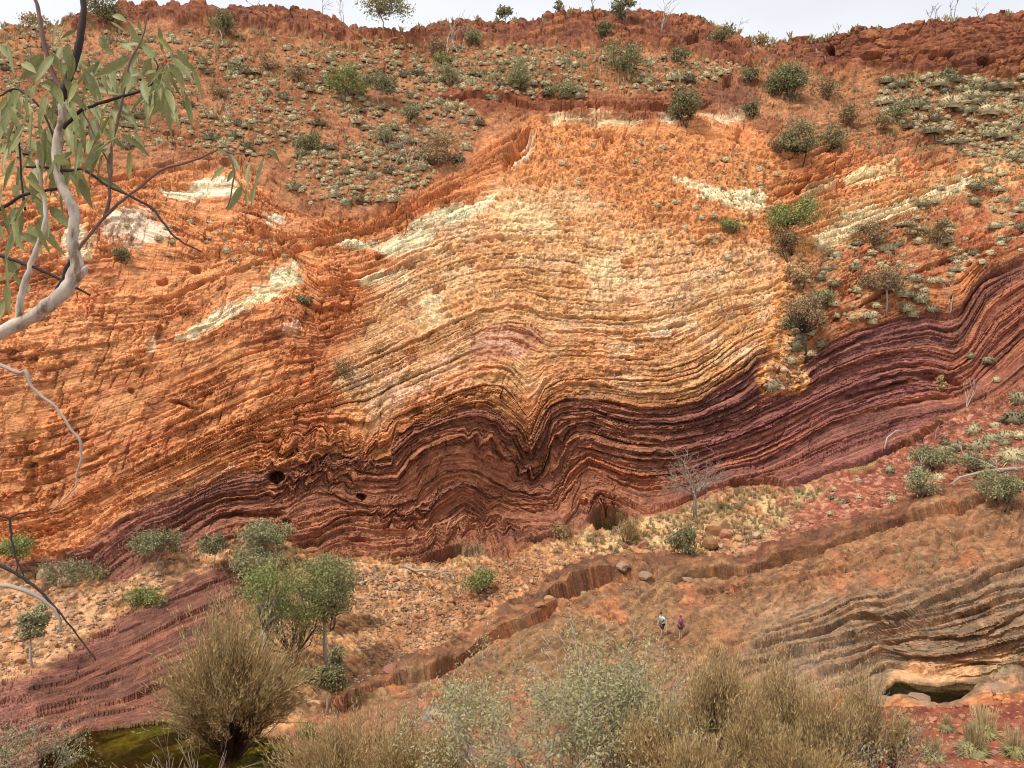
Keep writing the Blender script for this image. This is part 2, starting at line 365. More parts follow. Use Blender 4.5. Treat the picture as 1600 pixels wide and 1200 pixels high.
z_cliff = np.clip(1 - z_talus - z_shelf - z_hill - z_bank - z_ledge, 0, 1)
z_purple = sstep(690, 704, S + (fbm(U / 60, S / 20, 61, 3) - 0.5) * 40 * sstep(620, 500, PX)) * np.clip(1 - sstep(1045, 1060, S) * sstep(500, 700, PX), 0, 1)
z_purple = np.clip(z_purple * (1 - z_talus) * (1 - z_shelf) * (1 - z_ledge) * (1 - z_gully) * (1 - z_bank) + z_outc, 0, 1)
soilr = P([(1250, 420), (1330, 380), (1450, 320), (1600, 280), (1750, 260), (1750, 380), (1560, 400), (1500, 420), (1420, 485), (1320, 520), (1265, 560)], 12)

# ---- relief (in photo pixels; turned into metres below)
lay = lambda w, t, sd: vnoise(U / w + 0.2 * wx, S / t, sd)
def bricks(w, h, sd, seed):
    row = np.floor(S / h + sd + 0.6 * wfy * wfk); jit = hash2(row, row * 0, seed)
    return hash2(np.floor(U / (w * (0.6 + 0.8 * jit)) + jit * 17 + 0.3 * wfx * wfk), row, seed + 3)
XM = P0[..., 0].astype(np.float32)
seg = np.sqrt((np.diff(P0[..., 1:], axis=0) ** 2).sum(-1))
AM = np.zeros_like(PX); AM[:-1] = np.cumsum(seg[::-1], 0)[::-1]
gz_ = np.maximum(1.0, np.gradient(-AM, axis=0) / 0.22)              # grazing ground: coarser pieces
v0a, v0b, v0c = voro(XM / .30, AM / .30, 110)
f_big = fbm(XM / 11, AM / 11, 31, 3)
f_mid = fbm(XM / 2.4, AM / 2.4, 41, 4)
f_fin = fbm(XM / .55, AM / .55, 51, 3)
def layh(w, t, sd):
    q = np.floor(S / t + 0.35 * vnoise(S / 60, U / 900, sd + 4) * 3)
    return vnoise(U / w, q * 7.31, sd)
def parting(w, t, sd, th):
    ph = S / t + vnoise(S / 60, U / 900, sd + 4); q = np.floor(ph); f = np.abs(ph - q - .5) * t
    return (1 - sstep(th * .4, th, f)) * sstep(.48, .66, vnoise(U / w, q * 5.77, sd))
l1 = layh(330, 15, 71); l2 = layh(150, 6.2, 72); l3 = layh(80, 3.2, 73)
b1 = bricks(46, 17, 0.0, 81); b2 = bricks(20, 8, .3, 82); b3 = bricks(9, 4, .7, 83)
g1 = parting(190, 21, 91, 1.5); g2 = parting(110, 9, 92, 1.3)      # bedding partings
patch = sstep(0.40, 0.62, fbm(PX / 60, PY / 60, 96, 3)); patch2 = sstep(0.42, 0.6, fbm(PX / 48, PY / 48, 97, 3))
part = g1 * (0.5 + 0.5 * patch) + 0.7 * g2 * (.3 + .7 * patch2)
sharp = lambda n: sstep(0.30, 0.70, n)
cliff_rel = 14 * (f_big - .5) + 8 * (f_mid - .5) + 5.5 * (sharp(l1) - .5) + 4.5 * (sharp(l2) - .5) + 3.2 * (sharp(l3) - .5) \
    + (10 * (b1 - .5) * patch + 6.5 * (b2 - .5) + 4.0 * (b3 - .5)) * (0.35 + 0.9 * patch2) - 8.5 * part + 2.4 * (f_fin - .5) + 1.4 * (v0c - .5)
purp_rel = 0.72 * (9 * (f_big - .5) + 7 * (f_mid - .5) + 6.5 * (sharp(l1) - .5) + 5.0 * (sharp(l2) - .5) + 3.6 * (sharp(l3) - .5) + 4.5 * (b2 - .5) * patch + 3.0 * (b3 - .5) - 6.0 * part + 2.0 * (f_fin - .5))
v1a, v1b, v1c = voro(XM / .52, AM / .52, 111); v2a, v2b, v2c = voro(XM / 1.05, AM / 1.05, 112); v3a, v3b, v3c = voro(XM / 2.4, AM / 2.0, 113)
rub1 = (1 - np.clip(v1a * 1.15, 0, 1)) * (0.4 + v1c); rub2 = (1 - np.clip(v2a * 1.1, 0, 1)) * (0.3 + v2c)
rub3 = (0.35 - 0.35 * np.clip(v3a, 0, 1)) + v3c * sstep(0.03, 0.16, v3b - v3a)
rub0 = (1 - np.clip(v0a * 1.2, 0, 1)) * (0.3 + v0c)
rubble = 2.2 * rub0 * (v0c > .3) + 3.6 * rub1 * (v1c > .35) + 6.0 * rub2 * (v2c > 0.62) + 5 * (f_mid - .5) + 1.2 * (f_fin - .5)
rubble = rubble * (1 - 0.55 * z_talus) * (1 - .72 * z_hill)
blocky = 8.0 * rub3 + 4.5 * rub2 + 2.0 * rub1 + 8 * (f_mid - .5) - 3 * part
rub_zone = np.clip(z_talus + z_gully + 0.75 * z_hill + 0.8 * P([(830, 190), (1240, 220), (1230, 420), (1000, 400), (900, 300), (760, 330), (800, 260)], 25) + 0.5 * soilr + .5 * P([(640, 420), (780, 312), (900, 300), (1000, 370), (1200, 400), (1215, 445), (1080, 468), (960, 488), (850, 480), (780, 465), (700, 496), (620, 540)], 30), 0, 1)
def joints(w, h, sd):
    row = np.floor(S / h + .4 * vnoise(U / 90, S / 50, sd)); q = U / w * (.7 + .6 * hash2(row, row * 0, sd)) + 9 * hash2(row, row * 0, sd + 1) + .5 * wx
    f = np.abs(q - np.floor(q) - .5) * w
    return (1 - sstep(.5, 1.7, f)) * (hash2(np.floor(q), row, sd + 2) > .45)
jn = joints(58, 26, 131) + .7 * joints(24, 11, 132)
panel = sstep(.36, .60, fbm(U / 75, S / 32, 98, 3))
leftz = 1 - sstep(480, 640, PX - (PY - 500) * 0.35)
cliff_rel = cliff_rel * (1 - .62 * (1 - panel) * np.maximum(leftz, .5)) + leftz * (9 * (bricks(64, 34, .1, 87) - .5) + 6 * (bricks(30, 20, .6, 88) - .5)) * (.5 + .5 * panel) - 4.5 * jn * (.3 + .7 * patch)
cream_z = P([(520, 600), (560, 540), (610, 430), (700, 345), (780, 305), (900, 300), (960, 350), (1080, 380), (1210, 400), (1225, 520), (1180, 565), (1090, 625), (960, 625), (840, 600), (780, 600), (700, 600), (590, 660), (545, 640)], 28)
cliff_rel = cliff_rel * (1 - .5 * cream_z) + cream_z * (1.6 * rub0 + 2.2 * rub1 * (v1c > .5) + 1.5 * (f_fin - .5) - 3 * part)
thickb = vnoise(S / 38, U / 700, 661)
purp_rel = purp_rel * (.38 + 1.0 * sstep(.3, .7, thickb)) + 1.4 * rub0 * (1 - sstep(.3, .6, thickb)) + 1.6 * (v1c - .5) * (1 - sstep(.3, .6, thickb))
purp_rel = purp_rel * (1 - .3 * sstep(1120, 1220, PX)) - 3.0 * jn * patch2
rel = cliff_rel * (1 - z_purple) + purp_rel * z_purple
rel = rel * (1 - rub_zone) + (rubble + 0.35 * cliff_rel) * rub_zone
rel = rel * (1 - z_rim) + (.8 * blocky + 3 + 5 * (layh(90, 17, 95) - .5) + 4 * (layh(60, 8, 94) - .5)) * z_rim
# rock shelf: flat bedding, stepped benches and a crazed surface
crz = sstep(0.0, 0.12, v3b - v3a); cr2 = sstep(0.0, 0.12, v2b - v2a)
kz = sstep(1110, 1220, PX) * sstep(940, 990, PY + (PX - 1130) * 0.16)
ben = layh(420, 30, 75); ben2 = layh(220, 12, 76)
rsh = vnoise((XM - 0.9 * AM) / .38, (AM * .5 + XM) / 2.2, 78); rs2 = vnoise((XM - 0.7 * AM) / .9, (AM * .6 + XM) / 4.5, 74)
shelf_rel = 4 * (f_mid - .5) + 0.8 * crz + 0.8 * cr2 + (4.2 * sharp(rsh) + 4.5 * sharp(rs2) + 2.5 * (v1c - .5)) * (1 - .75 * kz) + 1.2 * (f_fin - .5) + .7 * v0c + (6 * sharp(ben) + 4.5 * sharp(ben2) + 3.0 * (b2 - .5) - 4 * part) * (0.25 + 0.9 * kz) + 1.2 * rub1 * (1 - kz)
rel = rel * (1 - z_shelf) + shelf_rel * z_shelf
flute = vnoise((PX + 0.35 * PY) / 4.5, PY / 40, 79)
o1, o2, o3 = layh(160, 30, 176), layh(90, 13, 177), layh(60, 6, 178)
rel = rel * (1 - z_outc) + z_outc * (15 * (o1 - .5) + 9 * (o2 - .5) + 4 * (o3 - .5) + 6 * (f_big - .5) + 3 * (v2c - .5))
rel = rel * (1 - z_ledge) + (3 + 11 * sstep(.30, .62, fbm(XM / 3.2, XM * 0 + 3, 771, 3)) + 4 * (v3c - .5) + 3.0 * (flute - .5) + 6 * (fbm(PX / 45, PY / 30, 77, 2) - .5) + 2 * (b2 - .5) + rub1) * z_ledge
rel = rel * (1 - z_bank) + (4.5 * rub3 + 3.0 * rub1 + 3.0 * rub2 * (v2c > .5) + 1.5 * rub0 + 4 * (f_mid - .5)) * z_bank

def ledge(pts, prot, thick, under, uw, x0=None, x1=None, brk=0.0, seed=1):
    """a traced bedding step: rock stands proud above the line and is undercut beneath it"""
    global rel
    p = np.array(pts); x0 = p[0, 0] if x0 is None else x0; x1 = p[-1, 0] if x1 is None else x1
    d = PY + wy * 5 + wfy * 4 * wfk + wx * 4 - line_y(pts, PX + wfx * 6 * wfk)
    e = sstep(x0 - 12, x0 + 12, PX) * (1 - sstep(x1 - 12, x1 + 12, PX))
    if brk: e = e * (1 - brk + brk * sstep(0.38, 0.55, fbm(PX / 26, PY / 60, 600 + seed, 2)))
    up = sstep(-thick * 2.2, -thick * 0.3, d) * (1 - sstep(-1.2, 0.8, d))
    dn = sstep(-0.8, 0.8, d) * (1 - sstep(uw * 0.4, uw * 1.8, d))
    rel = rel + e * (prot * up - under * dn)
H4 = HOR[4][1]
ledge([(x, y) for x, y in H4], 3, 6, 6, 3.0, 500, 1235, 0.3, 1)
ledge([(x, y + 22) for x, y in H4], 2, 5, 4, 2.5, 860, 1230, 0.5, 2)
ledge(HOR[3][1], 3, 6, 6, 3, 480, 900, 0.6, 3)
ledge(HOR[7][1], 3, 5, 5, 3, 150, 1190, 0.5, 4)
ledge(HOR[8][1], 3, 5, 5, 2.6, 150, 1500, 0.6, 5)
ledge(HOR[9][1], 3, 5, 6, 3, 300, 1500, 0.6, 6)
ledge(HOR[10][1], 3, 5, 5, 2.6, 480, 1500, 0.6, 7)
ledge([(x, y + 22) for x, y in HOR[8][1]], 2.5, 4, 4, 2.4, 150, 1500, 0.6, 8)
ledge([(x, y + 25) for x, y in HOR[9][1]], 2.5, 4, 4, 2.4, 560, 1500, 0.6, 9)
ledge([(x, y + 24) for x, y in HOR[7][1]], 2.5, 4, 4, 2.4, 620, 1500, 0.6, 10)
ledge([(x, y - 25) for x, y in HOR[7][1]], 2.5, 4, 4, 2.4, 840, 1190, 0.6, 18)
ledge([(325, 815), (343, 803), (375, 800), (400, 801), (440, 800)], 3, 6, 14, 5, seed=11)
ledge([(80, 866), (100, 868), (120, 873), (140, 866), (160, 850)], 6, 8, 14, 6, seed=12)
ledge([(66, 717), (95, 708), (125, 694)], 5, 6, 12, 6, seed=13)
ledge([(130, 718), (150, 712), (166, 700)], 4, 6, 8, 4, seed=14)
ledge([(268, 625), (285, 629), (305, 634)], 5, 6, 12, 4, seed=15)
ledge([(150, 287), (200, 278), (250, 266), (310, 258), (365, 250)], 6, 10, 8, 5, brk=.5, seed=16)
ledge([(480, 385), (540, 370), (600, 350), (660, 318), (720, 290)], 5, 8, 9, 4, brk=.4, seed=17)
ledge([(230, 470), (300, 448), (360, 425), (430, 398), (480, 385)], 5, 8, 9, 4, brk=.4, seed=19)
ledge([(680, 158), (760, 150), (860, 172), (960, 168), (1060, 175), (1110, 160)], 6, 14, 6, 5, brk=.3, seed=20)
ledge([(1210, 305), (1240, 293), (1280, 275), (1310, 262)], 6, 8, 14, 5, seed=21)
ledge([(1380, 320), (1440, 300), (1500, 278), (1560, 255)], 4, 6, 8, 4, brk=.4, seed=22)
ledge([(1300, 500), (1350, 472), (1400, 445), (1440, 422), (1500, 398), (1600, 360)], 6, 8, 9, 4, brk=.3, seed=23)
ledge([(1280, 560), (1330, 535), (1360, 520)], 4, 6, 8, 4, seed=24)
ledge([(1140, 752), (1230, 756), (1290, 738), (1340, 722), (1420, 690), (1470, 660)], 5, 12, 12, 6, seed=25)
ledge([(1320, 618), (1345, 612), (1375, 606), (1420, 592)], 4, 6, 12, 4, brk=.5, seed=26)
ledge([(1440, 585), (1470, 588), (1500, 596)], 4, 6, 12, 5, seed=27)
ledge([(1500, 495), (1512, 470), (1530, 440), (1550, 425), (1600, 408)], 5, 8, 8, 5, seed=28)
# big capping layer between the scree and the shelf
E1 = [(537, 1090), (614, 1067), (672, 1060), (719, 1033), (749, 1009), (800, 989), (844, 965), (871, 945)]
E2 = [(856, 934), (880, 922), (901, 915), (945, 905), (960, 902)]
E3 = [(1060, 908), (1087, 906), (1161, 898), (1229, 878), (1262, 869), (1310, 851), (1364, 834), (1391, 822), (1441, 813), (1495, 800), (1600, 765), (1740, 730)]
ledge(E1, 7, 14, 20, 7, seed=30); ledge(E2, 8, 12, 30, 9, seed=31); ledge(E3, 8, 13, 20, 6, brk=.2, seed=32)
L1 = [(1060, 935), (1144, 925), (1212, 915), (1296, 901), (1364, 878), (1431, 857), (1512, 844), (1566, 824)]
L2 = [(1178, 1013), (1229, 1002), (1290, 989), (1330, 965), (1384, 969), (1425, 962), (1465, 942), (1532, 911), (1600, 884), (1740, 850)]
L3 = [(1212, 1023), (1276, 1013), (1330, 1002), (1384, 979), (1480, 955), (1600, 915), (1740, 880)]
L4 = [(1154, 1046), (1235, 1030), (1296, 1016), (1364, 999), (1398, 989), (1465, 975), (1532, 952), (1600, 935), (1740, 900)]
L5 = [(1242, 1050), (1316, 1033), (1364, 1016), (1411, 1003), (1482, 995), (1532, 988), (1600, 962), (1740, 930)]
L6 = [(1256, 1070), (1323, 1050), (1380, 1023), (1431, 1030), (1499, 1016), (1566, 999), (1600, 992), (1740, 960)]
L7 = [(1270, 1090), (1330, 1072), (1390, 1045), (1450, 1052)]
L8 = [(1480, 1030), (1560, 1038), (1620, 1045)]
for k, (l, p, t, u, w) in enumerate([(L1, 5, 10, 5, 4), (L2, 9, 13, 12, 5), (L3, 5, 8, 8, 4), (L4, 6, 9, 10, 4), (L5, 5, 8, 9, 4), (L6, 6, 9, 10, 4), (L7, 5, 8, 8, 4), (L8, 4, 7, 8, 4)]):
    ledge(l, p, t, u, w, brk=.3, seed=40 + k)
def cave(x, y, rx, ry, dep, soft=0.35, rot=0.0):
    global rel
    c, s_ = math.cos(rot), math.sin(rot)
    dx = PX - x + wfx * 5; dy = PY - y + wfy * 4
    a = (dx * c + dy * s_) / rx; b = (-dx * s_ + dy * c) / ry
    b = np.where(b < 0, b * 1.0, b * 0.85)
    r = np.sqrt(a * a + b * b)
    rel = rel - dep * (1 - sstep(1 - soft, 1 + soft * 0.3, r))
for c in [(432, 745, 14, 9, 45), (566, 776, 9, 4.5, 26), (448, 814, 7, 4, 26), (694, 864, 34, 8, 40, .4, -0.35), (738, 862, 20, 8, 12), (950, 808, 30, 17, 48, .4), (845, 838, 26, 5, 26, .4, -.3), (560, 842, 22, 5, 18), (815, 228, 13, 24, 32, .4, 0.45), (795, 250, 10, 18, 20, .4, .3),
          (1300, 85, 8, 7, 34), (1537, 101, 14, 5, 34), (1247, 296, 12, 7, 20), (880, 350, 22, 4, 10), (800, 372, 40, 2.5, 10), (980, 410, 10, 3, 10), (1160, 215, 12, 18, 14), (955, 225, 12, 18, 10, .4, .4),
          (640, 415, 12, 5, 10), (686, 452, 12, 5, 12, .4, -.4), (630, 475, 9, 4, 10, .4, -.4), (270, 210, 16, 5, 10), (300, 343, 14, 4, 10), (255, 440, 10, 5, 14), (305, 420, 10, 6, 12), (205, 610, 5, 4, 10), (497, 550, 9, 5, 8),
          (985, 470, 22, 5, 9), (1420, 120, 20, 4, 10), (1470, 92, 22, 6, 12), (1360, 95, 20, 6, 10), (1080, 68, 14, 6, 14), (1140, 130, 12, 10, 12)]:
    cave(*c)
rel += P([(500, 355), (620, 318), (640, 335), (560, 352), (505, 372)], 8) * -8

mpp = (D0 / F)
# smooth outward normal of the survey surface
Pn = P0
du = np.gradient(Pn, axis=1); dv = np.gradient(Pn, axis=0)
N = np.cross(dv, du); N /= (np.linalg.norm(N, axis=-1, keepdims=True) + 1e-9)
N = np.where((N * P0).sum(-1, keepdims=True) > 0, -N, N)
V = P0 + N * (rel * mpp * 0.92)[..., None]
# pools: bed pressed below the water, rim kept above it
POOLA = [(60, 1165), (140, 1142), (200, 1135), (255, 1125), (280, 1128), (330, 1140), (400, 1143), (440, 1150), (470, 1170), (465, 1190), (430, 1215), (400, 1260), (60, 1260)]
POOLB = [(1373, 1084), (1400, 1072), (1440, 1070), (1500, 1066), (1525, 1072), (1520, 1082), (1500, 1090), (1440, 1086), (1390, 1090)]
wA = P(POOLA, 5, 0.4); wB = P(POOLB, 2.5, 0.2)
def median_z(m): return float(np.median(P0[..., 2][m > 0.6]))
ZA = float(P0[..., 2][(wA > .2) & (wA < .8) & (PY < 1160)].mean()) - 0.15
ZB = float(P0[..., 2][(wB > .2) & (wB < .8)].mean()) - 0.02
bed = (fbm(PX / 60, PY / 18, 71, 3) - .5) * 0.5
nearA = P([(20, 1120), (140, 1125), (290, 1112), (470, 1135), (500, 1180), (470, 1230), (20, 1230)], 6, .3)
V[..., 2] = V[..., 2] * (1 - wA) + (ZA - 0.55 + bed) * wA
V[..., 2] = np.where((nearA > .3) & (wA < .5), np.maximum(V[..., 2], ZA + 0.06 + 0.5 * (0.5 - wA)), V[..., 2])
nearB = P([(1350, 1060), (1540, 1052), (1550, 1100), (1350, 1105)], 6, .3)
V[..., 2] += nearB * .85 * (ZB + .08 - V[..., 2])
V[..., 2] = V[..., 2] * (1 - wB) + (ZB - 0.35) * wB
V[..., 2] = np.where((nearB > .3) & (wB < .5), np.maximum(V[..., 2], ZB + 0.03 + 0.3 * (.5 - wB)), V[..., 2])

# ---- mineral colour of the rock
C = np.empty(PX.shape + (3,), np.float32); C[:] = lin(207, 115, 68)
def paint(mask, col):
    global C
    C = C * (1 - mask[..., None]) + np.asarray(col, np.float32) * mask[..., None]
mot = fbm(PX / 24, PY / 16, 501, 4); mot2 = fbm(PX / 60, PY / 40, 502, 3); mots = fbm(U / 40, S / 5, 503, 3)
nz = lambda lo, hi, n: sstep(lo, hi, n)
paint(z_hill * 0.9, lin(158, 94, 62)); paint(z_hill * nz(.5, .65, mot2), lin(144, 78, 48))
paint(z_hill * nz(.55, .65, mot) * .6, lin(178, 108, 70))
paint(P([(830, 190), (1000, 185), (1240, 225), (1240, 420), (1150, 420), (1000, 380), (900, 300), (740, 310), (790, 270)], 22), lin(204, 118, 68))
left = 1 - sstep(480, 640, PX - (PY - 500) * 0.35)
wall = left * (1 - z_hill) * (1 - z_purple)
paint(wall * nz(.45, .62, mots) * .7, lin(224, 136, 82)); paint(wall * nz(.54, .66, mot2) * .6, lin(184, 94, 58)); paint(wall * nz(.62, .72, mot) * .5, lin(140, 74, 52)); paint(wall * nz(.52, .6, fbm(PX / 90, PY / 50, 588, 3)) * .5, lin(226, 140, 88))
CREAM = [(520, 600), (560, 540), (610, 430), (700, 345), (780, 305), (900, 300), (960, 350), (1080, 380), (1210, 400), (1225, 520), (1180, 565), (1090, 625), (960, 625), (840, 600), (780, 600), (700, 600), (590, 660), (545, 640)]
cream = P(CREAM, 28)
paint(cream, lin(218, 150, 95)); paint(cream * nz(.48, .62, mots) * .8, lin(230, 179, 124)); paint(cream * nz(.50, .60, mot) * .7, lin(204, 126, 80)); paint(cream * nz(.52, .64, mot2) * .5, lin(236, 196, 144)); paint(cream * nz(.56, .66, fbm(PX / 80, PY / 46, 590, 4)) * .4, lin(234, 192, 146)); paint(cream * nz(.5, .62, fbm(PX / 70, PY / 50, 577, 3)) * .5, lin(212, 132, 78)); paint(cream * np.maximum(g1, g2 * .6) * .6, lin(112, 84, 60))
paint(P([(560, 640), (600, 590), (700, 548), (735, 555), (700, 590), (620, 640)], 14) * nz(.35, .6, mot), lin(222, 170, 132))
paint(P([(850, 505), (1060, 520), (1040, 590), (860, 600), (830, 560)], 18) * nz(.4, .55, mots) * .8, lin(204, 120, 74))
tan_r = P([(1240, 330), (1600, 230), (1750, 230), (1750, 330), (1560, 380), (1420, 420), (1290, 470), (1250, 440)], 20)
paint(tan_r, lin(204, 128, 78)); paint(tan_r * nz(.5, .62, mot2) * .6, lin(214, 164, 108))
paint(soilr, lin(176, 92, 60)); paint(soilr * nz(.5, .62, mot) * .6, lin(200, 140, 90))
WHITE = [([(528, 382), (560, 376), (600, 383), (640, 352), (700, 322), (775, 306), (772, 322), (705, 350), (645, 390), (604, 407), (575, 392), (545, 392)], (232, 214, 168), 4),
         ([(245, 297), (300, 284), (360, 272), (372, 290), (350, 306), (300, 309), (255, 303)], (228, 212, 172), 3),
         ([(155, 352), (190, 325), (240, 328), (262, 350), (270, 372), (200, 382), (165, 375)], (222, 190, 158), 7),
         ([(100, 370), (130, 355), (150, 370), (140, 400), (100, 400)], (224, 196, 150), 7),
         ([(395, 458), (425, 420), (462, 405), (468, 438), (430, 462), (380, 490), (300, 532), (276, 528), (350, 482)], (232, 208, 160), 5),
         ([(228, 540), (240, 520), (244, 545), (236, 558)], (230, 205, 160), 3),
         ([(405, 342), (438, 334), (447, 346), (420, 352)], (226, 206, 170), 3), ([(438, 512), (468, 503), (470, 512), (445, 522)], (228, 170, 132), 3),
         ([(770, 318), (850, 318), (872, 365), (790, 372)], (240, 206, 148), 10), ([(900, 408), (960, 410), (980, 440), (920, 446)], (242, 214, 152), 7),
         ([(862, 183), (930, 179), (1005, 183), (1000, 197), (870, 197)], (236, 200, 142), 4), ([(1034, 178), (1060, 172), (1068, 190), (1045, 195)], (228, 205, 165), 4),
         ([(1096, 182), (1170, 168), (1180, 180), (1110, 192)], (225, 190, 145), 4),
         ([(1055, 280), (1110, 292), (1190, 306), (1185, 338), (1130, 322), (1080, 300)], (234, 206, 156), 7),
         ([(1262, 372), (1330, 332), (1420, 312), (1515, 272), (1530, 288), (1430, 328), (1345, 360), (1272, 392)], (236, 208, 160), 5),
         ([(1318, 272), (1398, 250), (1408, 268), (1335, 288)], (236, 202, 140), 5), ([(1250, 300), (1310, 268), (1300, 290), (1262, 320)], (200, 160, 110), 5),
         ([(660, 470), (690, 455), (700, 470), (670, 490)], (240, 214, 168), 5), ([(560, 440), (600, 425), (640, 420), (640, 440), (580, 455)], (236, 200, 150), 8), ([(640, 500), (700, 480), (700, 500), (660, 515)], (238, 206, 152), 6),
         ([(1015, 520), (1042, 513), (1046, 521), (1020, 526)], (235, 205, 170), 3), ([(820, 212), (836, 210), (826, 250), (800, 270), (812, 240)], (222, 186, 150), 4)]
rough = fbm(U / 34, S / 4.5, 541, 4) - .5
for pts, c, s_ in WHITE: paint(P(pts, 22, .8) * .45 * nz(.4, .6, mots), lin(224, 166, 112))
for pts, c, s_ in WHITE: wm = P(pts, s_ + 5, .5); paint(sstep(.30, .55, wm + rough * 1.5 * np.minimum(1, 3 * wm)) * (0.45 + .55 * nz(.36, .52, mots)) * (.62 if c[0] >= 238 else 1), lin(*c))
arch = P([(738, 520), (770, 511), (800, 507), (838, 520), (846, 540), (815, 555), (760, 562), (735, 552)], 6, .5)
paint(arch * .9, lin(192, 112, 80)); paint(arch * nz(.45, .6, vnoise(U / 80, S / 4, 505)) * .9, lin(214, 158, 124))
paint(P([(690, 590), (760, 560), (800, 556), (790, 568), (720, 600), (640, 640), (600, 662), (620, 640)], 6, .5) * .85, lin(226, 140, 92))
paint(P([(128, 862), (165, 828), (230, 780), (300, 748), (375, 722), (372, 732), (310, 760), (245, 788), (190, 812), (150, 845)], 4, .4), lin(212, 140, 100))
# purple-brown banded series
pz = z_purple
paint(pz, lin(168, 98, 70)); paint(pz * sstep(980, 1130, PX), lin(144, 84, 76)); paint(pz * (1 - sstep(250, 420, PX)), lin(158, 96, 80))
paint(pz * sstep(1440, 1520, PX), lin(158, 84, 64))
band = vnoise(U / 240, S / 5.2, 511); band2 = vnoise(U / 160, S / 9.5, 512)
paint(pz * nz(.66, .78, band) * .6, lin(196, 110, 78)); paint(pz * nz(.58, .72, band2) * .6, lin(128, 78, 62)); paint(pz * nz(.62, .72, mots) * .45, lin(164, 96, 80))
paint(pz * P([(900, 690), (1010, 740), (1060, 740), (1050, 775), (950, 770), (905, 740)], 16) * nz(.45, .6, band) * .8, lin(196, 100, 66))
paint(pz * (sstep(700, 712, S) - sstep(740, 760, S)) * .35, lin(122, 76, 68))
orange_edge = sstep(655, 690, S) * (1 - sstep(696, 706, S)) * z_cliff * sstep(380, 520, PX)
paint(orange_edge * .6, lin(150, 84, 52))
paint(P([(690, 862), (715, 848), (745, 850), (760, 868), (775, 880), (755, 884), (720, 862)], 5, .5) * .8, lin(134, 110, 74)); paint(P([(925, 795), (975, 793), (980, 812), (960, 826), (925, 824)], 5, .5) * .8, lin(136, 112, 64))
paint(P([(1230, 762), (1300, 742), (1360, 720), (1425, 692), (1425, 703), (1360, 733), (1290, 762), (1180, 772)], 5, .5) * .85, lin(158, 124, 62))
# scree
paint(z_talus, lin(168, 114, 74)); paint(z_talus * nz(.55, .75, v0c) * .7, lin(206, 154, 106)); paint(z_talus * nz(.7, .8, v1c) * .7, lin(188, 108, 62)); paint(z_talus * (1 - nz(.2, .3, v1c)) * .5, lin(124, 80, 58))
rt = z_talus * sstep(1150, 1330, PX + (PY - 760) * .5)
paint(rt, lin(150, 76, 56)); paint(rt * nz(.7, .85, v0c) * .6, lin(196, 136, 110)); paint(rt * nz(.7, .8, v1c) * .5, lin(120, 60, 46))
paint(P([(860, 850), (950, 822), (1080, 795), (1130, 765), (1240, 765), (1300, 760), (1240, 810), (1180, 850), (1050, 860), (960, 865), (880, 885)], 14) * nz(.42, .62, mot) * .85, lin(196, 158, 102))
lt = z_talus * (1 - sstep(330, 470, PX)); paint(lt * nz(.4, .6, mot) * .6, lin(206, 146, 104))
paint(P([(740, 890), (850, 860), (860, 900), (780, 940), (660, 1000), (560, 1060), (540, 1060), (600, 1000), (680, 940)], 18) * .6, lin(158, 90, 58))
for q in [[(545, 818), (590, 808), (605, 822), (570, 835)], [(640, 822), (672, 816), (670, 832), (640, 838)], [(705, 750), (740, 735), (770, 745), (740, 756)], [(690, 812), (715, 800), (708, 822), (690, 828)]]:
    paint(P(q, 5) * .8, lin(198, 132, 96))
paint(z_gully, lin(206, 124, 66)); paint(z_gully * nz(.6, .8, v2c), lin(222, 152, 92))
paint(P([(725, 628), (770, 600), (800, 560), (830, 560), (815, 610), (822, 660), (800, 640), (770, 632)], 12) * .55, lin(212, 146, 92))
# cap ledge, shelf, near bank, rims
paint(z_ledge, lin(132, 84, 56)); paint(z_ledge * sstep(1000, 1200, PX), lin(122, 68, 48)); paint(z_ledge * nz(.45, .6, mot2) * .5, lin(108, 66, 50)); paint(z_ledge * nz(.6, .75, v2c) * .6, lin(170, 100, 66)); paint(z_ledge * nz(.5, .65, flute) * .5, lin(112, 76, 54))
paint(z_shelf, lin(148, 102, 66)); sr = z_shelf * sstep(1000, 1250, PX) * (1 - sstep(960, 1010, PY + (PX - 1300) * 0.2)); paint(sr, lin(158, 98, 64))
paint(z_shelf * kz, lin(164, 126, 92)); paint(z_shelf * kz * nz(.48, .6, mots) * .75, lin(122, 106, 84)); paint(z_shelf * nz(.55, .68, mot) * .45, lin(134, 92, 64)); paint(z_shelf * (1 - kz) * nz(.58, .68, mot2) * .6, lin(190, 100, 62))
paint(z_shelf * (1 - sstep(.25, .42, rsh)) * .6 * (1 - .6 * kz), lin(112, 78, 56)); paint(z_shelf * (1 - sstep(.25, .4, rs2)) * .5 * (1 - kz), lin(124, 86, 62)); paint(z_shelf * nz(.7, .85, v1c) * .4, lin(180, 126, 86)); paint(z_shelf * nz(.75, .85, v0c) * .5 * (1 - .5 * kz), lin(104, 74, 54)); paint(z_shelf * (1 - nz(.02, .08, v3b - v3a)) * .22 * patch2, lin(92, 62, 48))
paint(P([(1375, 1080), (1395, 1055), (1440, 1040), (1520, 1020), (1580, 1010), (1600, 1035), (1520, 1062), (1430, 1070), (1390, 1088)], 6, .5), lin(212, 152, 104)); paint(P([(1500, 1030), (1600, 1010), (1600, 1050), (1530, 1060)], 8) * .6, lin(160, 138, 104))
paint(P([(1520, 1090), (1590, 1060), (1600, 1075), (1550, 1088)], 4, .4), lin(200, 140, 102))
paint(z_bank, lin(146, 70, 52)); bk = z_bank * (1 - sstep(1000, 1150, PX)); paint(bk, lin(150, 104, 74)); paint(z_bank * nz(.6, .8, v3c) * .6, lin(176, 88, 62)); paint(z_bank * nz(.55, .68, mot) * .5, lin(120, 58, 48))
